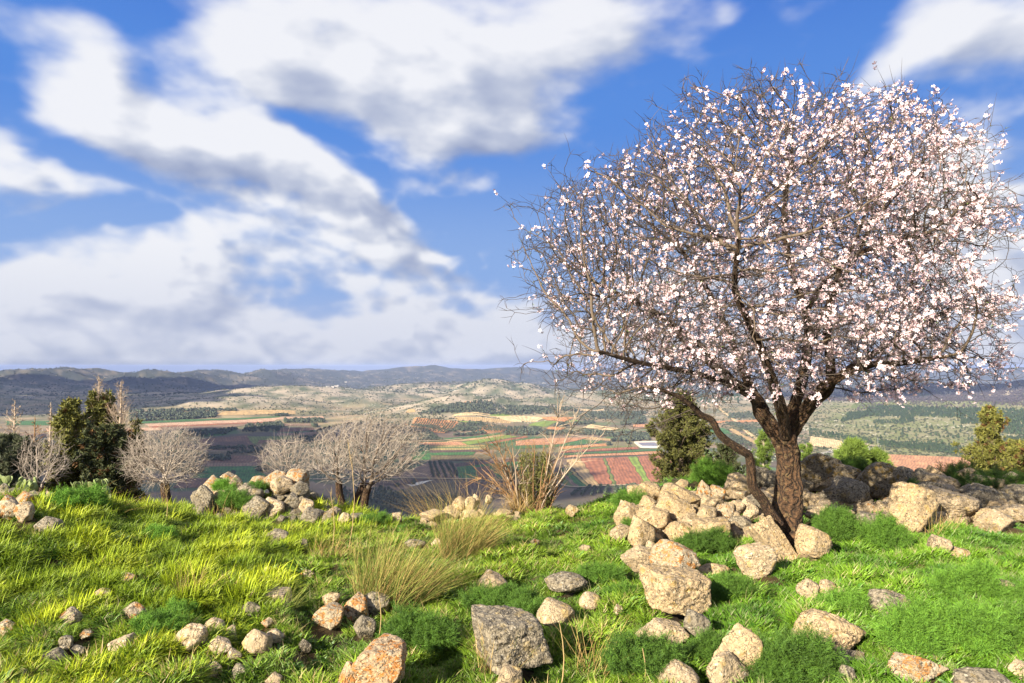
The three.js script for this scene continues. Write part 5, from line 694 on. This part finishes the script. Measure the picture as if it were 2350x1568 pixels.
conifer('conifer', 'dark green conifer standing on the brink behind the stone heap, left of the almond trunk', null, 680, 393, 17, { seed: 21, lean: 1, boughs: 170, from: 0.03, wide: 40, profile: [[0, 0.7], [0.25, 0.9], [0.5, 0.85], [0.8, 0.5], [1, 0.1]], rise: 0.4, bare: 1, kind: 'mid', size: 0.16, leafy: 1.7, trunk: 0.08 });
conifer('conifer', 'small dark conifer between the big conifer and the left stem of the almond', null, 725, 446, 16, { seed: 22, boughs: 80, from: 0.03, wide: 22, profile: oval, rise: 0.6, bare: 1, kind: 'dark', size: 0.13, leafy: 1.6 });
conifer('pine', 'bright yellow green pine bush behind the wall, left crown', null, 852, 444, 20, { seed: 23, boughs: 130, from: 0.1, wide: 19, profile: oval, rise: 0.45, bare: 1, kind: 'pine', size: 0.26, leafy: 4.2, trunk: 0.07 });
conifer('pine', 'bright yellow green pine bush behind the wall, right lower crown', null, 875, 453, 20.5, { seed: 24, boughs: 100, from: 0.1, wide: 14, profile: oval, rise: 0.45, bare: 1, kind: 'pine', size: 0.26, leafy: 4.2, trunk: 0.06 });
conifer('pine', 'thin young pine seen just left of the almond trunk', null, 763, 434, 19, { seed: 25, boughs: 60, from: 0.1, wide: 16, profile: oval, rise: 0.5, bare: 1, kind: 'pine', size: 0.18, leafy: 1.5, woodMat: M.pale_branch });
conifer('pine', 'thin young pine seen just right of the almond trunk', null, 806, 444, 19, { seed: 26, boughs: 50, from: 0.1, wide: 12, profile: oval, rise: 0.5, bare: 1, kind: 'pine', size: 0.18, leafy: 1.6, woodMat: M.pale_branch });
conifer('cypress', 'loose green cypress at the right, above the dark fennel of the wall', null, 991, 410, 16, { seed: 27, lean: -2, boughs: 130, from: 0.05, wide: 34, profile: [[0, 1], [0.3, 1], [0.5, 0.55], [0.8, 0.42], [1, 0.1]], rise: 0.55, bare: 1, kind: 'olive', size: 0.14, leafy: 1.9, rust: 0.12 });
conifer('cypress', 'dark rusty cypress at the right edge beside the loose green one', null, 1022, 446, 15, { seed: 28, boughs: 80, from: 0.05, wide: 24, profile: oval, rise: 0.5, bare: 1, kind: 'olive', size: 0.14, leafy: 2, rust: 0.25 });
conifer('shrub', 'grey green leafy shrub at the left edge behind the outcrop', null, 8, 440, 15.5, { seed: 29, boughs: 150, from: 0.03, wide: 34, profile: oval, rise: 0.5, bare: 1, kind: 'grey', size: 0.17, leafy: 3.4 });
// prickly pears in the shade of the conifers
{
  const r = rng(41), pad = new THREE.SphereGeometry(1, 14, 10); pad.scale(0.62, 1, 0.13); pad.translate(0, 0.9, 0);
  const pear = (px, py, depth, n, label) => { const p = at(px, py, depth), t = thing('prickly_pear', label, 'cactus', p); t.position.y = p.y; const grow = (at0, dir, s, lv) => { const m = part('pad', pad, M.cactus, t); m.position.copy(at0); m.quaternion.copy(frame(dir, r() * 3)); m.scale.setScalar(s); if (lv) for (let k = 0; k < 2; k++) { const d = dir.clone().add(V((r() - 0.5) * 1.5, 0.2, (r() - 0.5) * 0.8)).normalize(); grow(at0.clone().addScaledVector(dir, s * 1.6), d, s * 0.82, lv - 1); } }; for (let i = 0; i < n; i++) grow(V((i - n / 2) * 0.16, -0.25, (r() - 0.5) * 0.2), V((r() - 0.5) * 0.5, 1, 0).normalize(), 0.115, 2); };
  pear(93, 492, 12.5, 3, 'pale prickly pear pads behind the green fern, under the conifers'); pear(110, 490, 12.5, 2, 'single prickly pear right of the fern under the conifers'); pear(8, 487, 12, 3, 'prickly pear pads at the left edge above the outcrop'); pear(35, 494, 11.5, 3, 'prickly pear pads under the whitish leafless shrub'); pear(27, 490, 12, 2, 'small prickly pear left of the whitish leafless shrub');
}

// ---------- grass ----------
const blocked = (() => { const m = new Map(), c = 0.5, key = (x, z) => Math.floor(x / c) * 4096 + Math.floor(z / c); for (const s of STONES) for (let i = -1; i < 2; i++) for (let j = -1; j < 2; j++) { const k = key(s[0] + i * c, s[1] + j * c); (m.get(k) ?? m.set(k, []).get(k)).push(s); } return (x, z, g) => (m.get(key(x, z)) ?? []).some((s) => (x - s[0]) ** 2 + (z - s[1]) ** 2 < (s[2] * g) ** 2); })();
function tuft(seed, n, o) { const b = new Build(), r = rng(seed); for (let i = 0; i < n; i++) { const a = r() * 6.28, q = Math.sqrt(r()) * o.spread, d = V((r() - 0.5) * o.splay + o.wind, 1, (r() - 0.5) * o.splay).normalize(), s = V(Math.cos(a), 0, Math.sin(a)), dry = r() < o.dry, k = 0.75 + r() * 0.5, c = dry ? [0.3, 0.24, 0.09] : o.c0, e = dry ? [0.42, 0.34, 0.14] : o.c1; b.blade(V(Math.cos(a * 3.3) * q, 0, Math.sin(a * 3.3) * q), d, s, o.len * (0.55 + r() * 0.6), o.w * (0.7 + r() * 0.6), V(o.wind * 1.6 + (r() - 0.5) * 0.9, -0.55 - r() * 0.6, (r() - 0.5) * 0.9), c.map((x) => x * k), e.map((x) => x * k), 3); } return b.geometry(); }
const KINDS = {  // blade feet coloured dark as shaded gaps, tips bright as if sunlit
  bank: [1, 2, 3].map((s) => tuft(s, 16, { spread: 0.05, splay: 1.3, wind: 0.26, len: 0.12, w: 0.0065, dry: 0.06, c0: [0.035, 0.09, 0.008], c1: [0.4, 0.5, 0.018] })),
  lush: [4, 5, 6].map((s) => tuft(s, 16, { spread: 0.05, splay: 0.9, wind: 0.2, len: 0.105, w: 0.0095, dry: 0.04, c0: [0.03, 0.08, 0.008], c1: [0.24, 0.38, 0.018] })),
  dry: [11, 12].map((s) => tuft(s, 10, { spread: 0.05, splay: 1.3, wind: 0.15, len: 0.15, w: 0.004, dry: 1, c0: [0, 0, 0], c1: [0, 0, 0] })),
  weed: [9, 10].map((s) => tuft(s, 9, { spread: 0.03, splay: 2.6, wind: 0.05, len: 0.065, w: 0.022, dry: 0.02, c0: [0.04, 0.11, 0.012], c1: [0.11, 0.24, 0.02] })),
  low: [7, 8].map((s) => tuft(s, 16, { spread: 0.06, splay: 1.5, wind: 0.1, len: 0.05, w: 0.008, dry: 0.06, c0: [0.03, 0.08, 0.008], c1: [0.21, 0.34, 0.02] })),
};
{
  const r = rng(61), lists = { bank: [[], [], []], lush: [[], [], []], low: [[], []], weed: [[], []], dry: [[], []] }, cols = { bank: [[], [], []], lush: [[], [], []], low: [[], []], weed: [[], []], dry: [[], []] };
  const pathX = (d) => table([[3, -1.35], [4.5, -1.2], [6, -1.5], [7.5, -1.2], [9, -1.0]], d);
  for (let i = 0; i < 420000; i++) {
    const d = 2.9 * Math.pow(5.0, r()), x = (r() * 2 - 1) * 0.84 * d + (r() - 0.5) * 0.4, z = -d; if (d > table(EDGE, x) + 1.3) continue;
    if (d > 5 && r() > Math.pow(5 / d, 0.35)) continue;
    const n = fbm2(x * 0.9 + 4, d * 0.9, 3), f = fbm2(x * 3.1, d * 3.1 + 7, 2), p = Math.abs(x - pathX(d));
    const gy = ground(x, z), vx = 512 + FOCAL * x / d, vy = 366 + FOCAL * (EYE - gy) / d, gone = (vx > 628 && vx < 786 && vy < 541 - Math.max(0, 655 - vx) * 0.5) ? 0.88 : (vx >= 786 && vy < table([[786, 535], [820, 515], [900, 522], [985, 514], [1030, 508]], vx)) ? 0.85 : 0; if (r() < gone) continue;
    if (blocked(x, z, d < 7 ? 0.98 : 0.85)) continue;
    if (blocked(x, z - 0.05, 1) && r() < 0.6) continue;
    if (p < 0.14 && d < 4.6 && r() < 0.85) continue;                                                     // bare earth in the trodden line
    if (f < -0.28 && r() < 0.65) continue;
    const leftness = smoothstep(pathX(d) - x, 0.1, 0.8), f2 = fbm2(x * 1.9 - 20, d * 1.9, 3), kind = r() < (f > 0.2 ? 0.1 : 0.012) ? 'dry' : f2 > 0.1 && r() < 0.3 ? 'weed' : p < 0.4 && d < 8 ? (r() < 0.7 ? 'low' : 'lush') : r() < leftness * (d > 4.4 ? 0.95 : 0.6) * (f2 > 0.16 ? 0.2 : 1) ? 'bank' : x > -0.8 && d > 7.2 ? (r() < 0.5 ? 'low' : 'lush') : r() < 0.75 ? 'lush' : 'low';
    const L = lists[kind], j = Math.floor(r() * L.length), s = (0.7 + r() * 0.6) * (1 + 0.5 * n) * (0.55 + 0.85 * smoothstep(fbm2(x * 2.4 + 31, d * 2.4, 3), -0.14, 0.22)) * (kind === 'bank' ? (d < 4.6 ? 0.62 : 0.86) : kind === 'weed' ? 0.9 : 0.68) * (blocked(x, z - 0.1, 1.05) || blocked(x, z - 0.04, 1.15) ? 0.5 : 1);
    L[j].push(place(V(x, ground(x, z) - 0.01, z), spin((r() - 0.5) * (kind === 'bank' ? 2.8 : 6.28)), V(s, s * (0.85 + r() * 0.3), s)));
    const g = 0.9 + 0.5 * n + 0.3 * f, y = clamp(0.5 + n * 1.3, 0, 1), right = smoothstep(x, 0.2, 2); cols[kind][j].push(rgb(g * lerp(0.8, 1.15, y) * lerp(1, 0.8, right), g * lerp(0.95, 1.05, y), g));
  }
  const field2 = new THREE.Group(); field2.name = 'grass'; field2.userData.kind = 'stuff'; field2.userData.label = 'green grass covering the hilltop between the stones'; scene.add(field2);
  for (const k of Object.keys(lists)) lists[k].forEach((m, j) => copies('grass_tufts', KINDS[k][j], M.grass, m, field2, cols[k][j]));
}
// clumps of long dry reed grass
function tussock(label, px, py, n, len, wpx, wind, seed, dry = 0.6, depth) {
  const p = depth ? at(px, py, depth) : hit(px, py, 2), d = -p.z, b = new Build(), r = rng(seed), wd = wpx / FOCAL * d; p.y = ground(p.x, p.z); const t = thing('reed_tussock', label, 'grass clump', p);
  for (let i = 0; i < n; i++) { const a = r() * 6.28, q = Math.sqrt(r()) * wd * 0.5, dir = V(wind + (r() - 0.5) * 1.0 + Math.cos(a) * 0.3, 1, (r() - 0.5) * 0.9).normalize(), isDry = r() < dry, k = 0.7 + r() * 0.6, c = isDry ? [0.24, 0.16, 0.05] : [0.09, 0.13, 0.02], e = isDry ? [0.55, 0.38, 0.13] : [0.28, 0.3, 0.05]; b.blade(V(Math.cos(a) * q, 0, Math.sin(a) * q * 0.7), dir, V(Math.cos(a * 5), 0, Math.sin(a * 5)), len * (0.3 + r() * 0.85), 0.0032 * (0.7 + r() * 0.6), V(wind * 1.2 + (r() - 0.5) * 0.4, -0.25 - r() * 0.4, (r() - 0.5) * 0.5), c.map((x) => x * k), e.map((x) => x * k), 5); }
  part('blades', b.geometry(), M.leaf, t, 'stuff');
}
tussock('largest dry reed tussock, bent to the right, in front of the path', 392, 606, 1700, 0.62, 70, 0.3, 71, 0.36);
tussock('second dry reed tussock, behind the largest one', 462, 556, 1500, 0.58, 44, 0.25, 72, 0.45);
tussock('thin dry reeds leaning left on the brink behind the low stone row', 436, 512, 130, 0.75, 40, -0.45, 73, 1, 8.9); tussock('plumed dry reeds on the brink left of the rusty bush', 468, 508, 120, 0.75, 36, -0.1, 74, 1, 9.1); tussock('dry reeds at the left foot of the rusty bush', 516, 511, 150, 0.4, 26, 0.1, 75, 1, 9.2);
tussock('sparse straw tuft in the middle of the left grass', 190, 600, 110, 0.3, 22, 0.1, 76, 0.9); tussock('broad dark green tuft beside the pale blocky stone', 285, 612, 130, 0.26, 20, 0.3, 77, 0); tussock('straw coloured grass below the squarish grey block', 500, 668, 170, 0.26, 46, 0.05, 78, 0.6); tussock('dry grass left of the large orange boulder', 332, 560, 240, 0.3, 40, 0.2, 79, 0.8); tussock('straw grass at the bottom edge right of the block', 590, 676, 60, 0.36, 40, 0.05, 80, 0.9); tussock('straw tuft in the right grass behind the fennel', 938, 536, 60, 0.3, 24, 0.1, 81, 0.8); tussock('dry stalks in front of the left stone heap', 236, 520, 130, 0.35, 50, 0.15, 82, 1);
tussock('tall dry stalks on the crest below the dark conifers', 112, 506, 60, 0.5, 60, 0.9, 83, 1, 7.2);
{ // single stalks with open seed heads
  const r = rng(85); for (const [px, py, ty, lab] of [[347, 556, 440, 'tallest thin stalk with a feathery head in front of the large bare tree'], [330, 560, 492, 'thin straw stalk left of the tallest stalk'], [378, 640, 590, 'single stalk above the large orange boulder'], [560, 690, 622, 'bent straw stalk right of the squarish block'], [165, 524, 487, 'pale stick upright in front of the round bare tree'], [643, 690, 646, 'short straw stalk at the bottom edge']]) { const p = hit(px, py, 2), t = thing('dry_stalk', lab, 'stalk', p), h = (py - ty) / FOCAL * -p.z, b = new Build(), c = [0, 1, 2, 3, 4].map((i) => V(0.06 * h * Math.sin(i * 0.8), h * i / 4 - 0.02, 0)); b.tube(c, [0.004, 0.004, 0.0035, 0.003, 0.002], 5); if (h > 0.3 && py < 600) for (let k = 0; k < 12; k++) shoot(b, c[3].clone().lerp(c[4], k / 12), V(r() - 0.5, 0.9, r() - 0.5).normalize(), 0.09, 0.0018, 0, r, { n: 3 }); part('stem', b.geometry(), M.reed, t); }
}
// fennel: feathery clumps of hair-fine leaves
const FROND = [1, 2, 3].map((s) => { const b = new Build(), r = rng(s * 17), hair = (p, d, l, lv) => { b.blade(p, d, anyDir(r).cross(d).normalize(), l, lv ? 0.022 : 0.016, anyDir(r).multiplyScalar(0.4), [0.04, 0.11, 0.01], [0.15, 0.29, 0.02], 2); if (lv) for (let k = 0; k < 5; k++) hair(p.clone().addScaledVector(d, l * (0.25 + 0.16 * k)), d.clone().add(anyDir(r).multiplyScalar(0.95)).normalize(), l * 0.55, lv - 1); }; for (let k = 0; k < 7; k++) hair(V(0, 0.1 * k, 0), V(r() - 0.5, 0.9, r() - 0.5).normalize(), 0.5, 2); return b.geometry(); });
function fennel(label, px, py, wpx, hpx, seed, dark = 1, depth) {
  const p = depth ? at(px, py, depth) : hit(px, py, 2), d = -p.z, w = wpx / FOCAL * d, h = hpx / FOCAL * d, r = rng(seed); if (!depth) p.y = ground(p.x, p.z); const t = thing('fennel', label, 'plant', p), lists = [[], [], []], cols = [[], [], []], n = Math.min(900, 80 + w * h * 4300);
  const st = new Build(); for (let k = 0; k < 9; k++) shoot(st, V((r() - 0.5) * w * 0.4, -0.03, (r() - 0.5) * w * 0.3), V((r() - 0.5) * 1.2, 1, (r() - 0.5) * 0.8).normalize(), h * 0.8, 0.005, 1, r, { kids: [0, 3], n: 4 }); part('stalks', st.geometry(), M.stalk ??= plain(0.12, 0.2, 0.04), t, 'stuff');
  const lobes = Array.from({ length: 5 }, () => ({ c: V((r() - 0.5) * w * 0.75, 0, (r() - 0.5) * w * 0.4), s: 0.3 + r() * 0.35, h: 0.45 + r() * 0.6 }));
  for (let i = 0; i < n; i++) { const q = anyDir(r), k = Math.pow(r(), 0.6), lo = lobes[i % 5], pos = V(lo.c.x + q.x * k * w * 0.5 * lo.s, Math.abs(q.y) * k * h * 0.8 * lo.h + 0.01, lo.c.z + q.z * k * w * 0.42 * lo.s), j = Math.floor(r() * 3), g = dark * (0.9 + r() * 0.7); lists[j].push(place(pos, frame(V(q.x * 0.8, 0.7, q.z * 0.8).normalize(), r() * 6), clamp(Math.min(w, h * 1.4) * 0.42, 0.03, 0.1) * (0.7 + r() * 0.6))); cols[j].push(rgb(g, g, g)); }
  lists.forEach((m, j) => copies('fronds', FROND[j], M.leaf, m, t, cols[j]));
}
for (const [l, x, y, w, h, dk, dp] of [
  ['bright green fern like fennel on the left crest under the conifers', 78, 510, 36, 28, 1.3], ['fennel tuft right of the bright one on the left crest', 98, 512, 24, 16, 1.2], ['narrow fennel streak in the middle of the left bank', 160, 540, 26, 12, 1.3], ['bright fennel patch in the lower left grass', 160, 638, 34, 22, 1.1], ['small fennel right of the lower left patch', 180, 624, 24, 18, 1.2], ['green fern growing out of the left stone heap', 224, 492, 16, 11, 1.4, 8.8], ['mossy green tuft on the face of the left stone heap', 235, 508, 24, 18, 0.9, 8.5], ['green weeds along the top of the left stone heap', 255, 492, 26, 9, 0.9, 8.9],
  ['fennel left of the squarish grey block', 425, 652, 58, 34, 0.75], ['fennel behind the squarish grey block', 500, 612, 60, 22, 0.75], ['fennel between the domed stone and the block', 530, 620, 44, 18, 0.8], ['fennel right of the domed grey stone', 606, 582, 40, 16, 0.9], ['fennel in front of the biggest boulder, left', 622, 600, 34, 14, 0.9], ['fennel at the bottom edge under the long low stone', 648, 676, 64, 34, 0.65], ['dark fennel left of the tall yellowish stone', 706, 660, 40, 24, 0.7], ['large dark fennel at the bottom, right of the tall yellowish stone', 790, 682, 78, 52, 0.7],
  ['fennel above the rounded yellowish boulder', 846, 622, 44, 30, 1.1], ['largest bright fennel, in the lower right', 946, 650, 96, 46, 1.15], ['fennel right of the largest fennel', 1004, 648, 44, 36, 1.0], ['fennel behind the largest fennel', 965, 598, 50, 30, 1.1], ['small fennel by the right edge', 1010, 606, 36, 18, 1.0], ['fennel in front of the wall, right of the trunk', 888, 552, 34, 34, 0.95], ['leafy weeds at the right foot of the trunk', 835, 540, 46, 36, 0.75], ['fennel at the front of the heap, left of the slab', 705, 550, 42, 18, 0.65],
  ['fennel at the left end of the heap', 630, 508, 22, 14, 0.9], ['small fennel in the heap front', 629, 528, 12, 8, 0.9, 7.2], ['fennel on top of the heap before the small dark conifer', 712, 486, 32, 26, 1.0, 9.3], ['dark fennel on the wall below the bright pine', 856, 474, 26, 14, 0.55, 9.4], ['dark fennel mass on the wall at the right', 985, 488, 74, 26, 0.5, 9.0], ['dark fennel in the wall right of the lichened boulder', 906, 496, 22, 14, 0.7, 8.6], ['fennel at the right end of the wall top', 1020, 492, 30, 18, 0.55, 8.8], ['fennel right of the biggest boulder', 728, 604, 36, 22, 0.8], ['green weeds at the foot of the large bare tree', 372, 524, 30, 9, 0.9, 8.3],  // fennel along the wall top tinted dark, standing for the tree shade
]) fennel(l, x, y, w, h, x + y, dk, dp);
renderer.render(scene, camera);
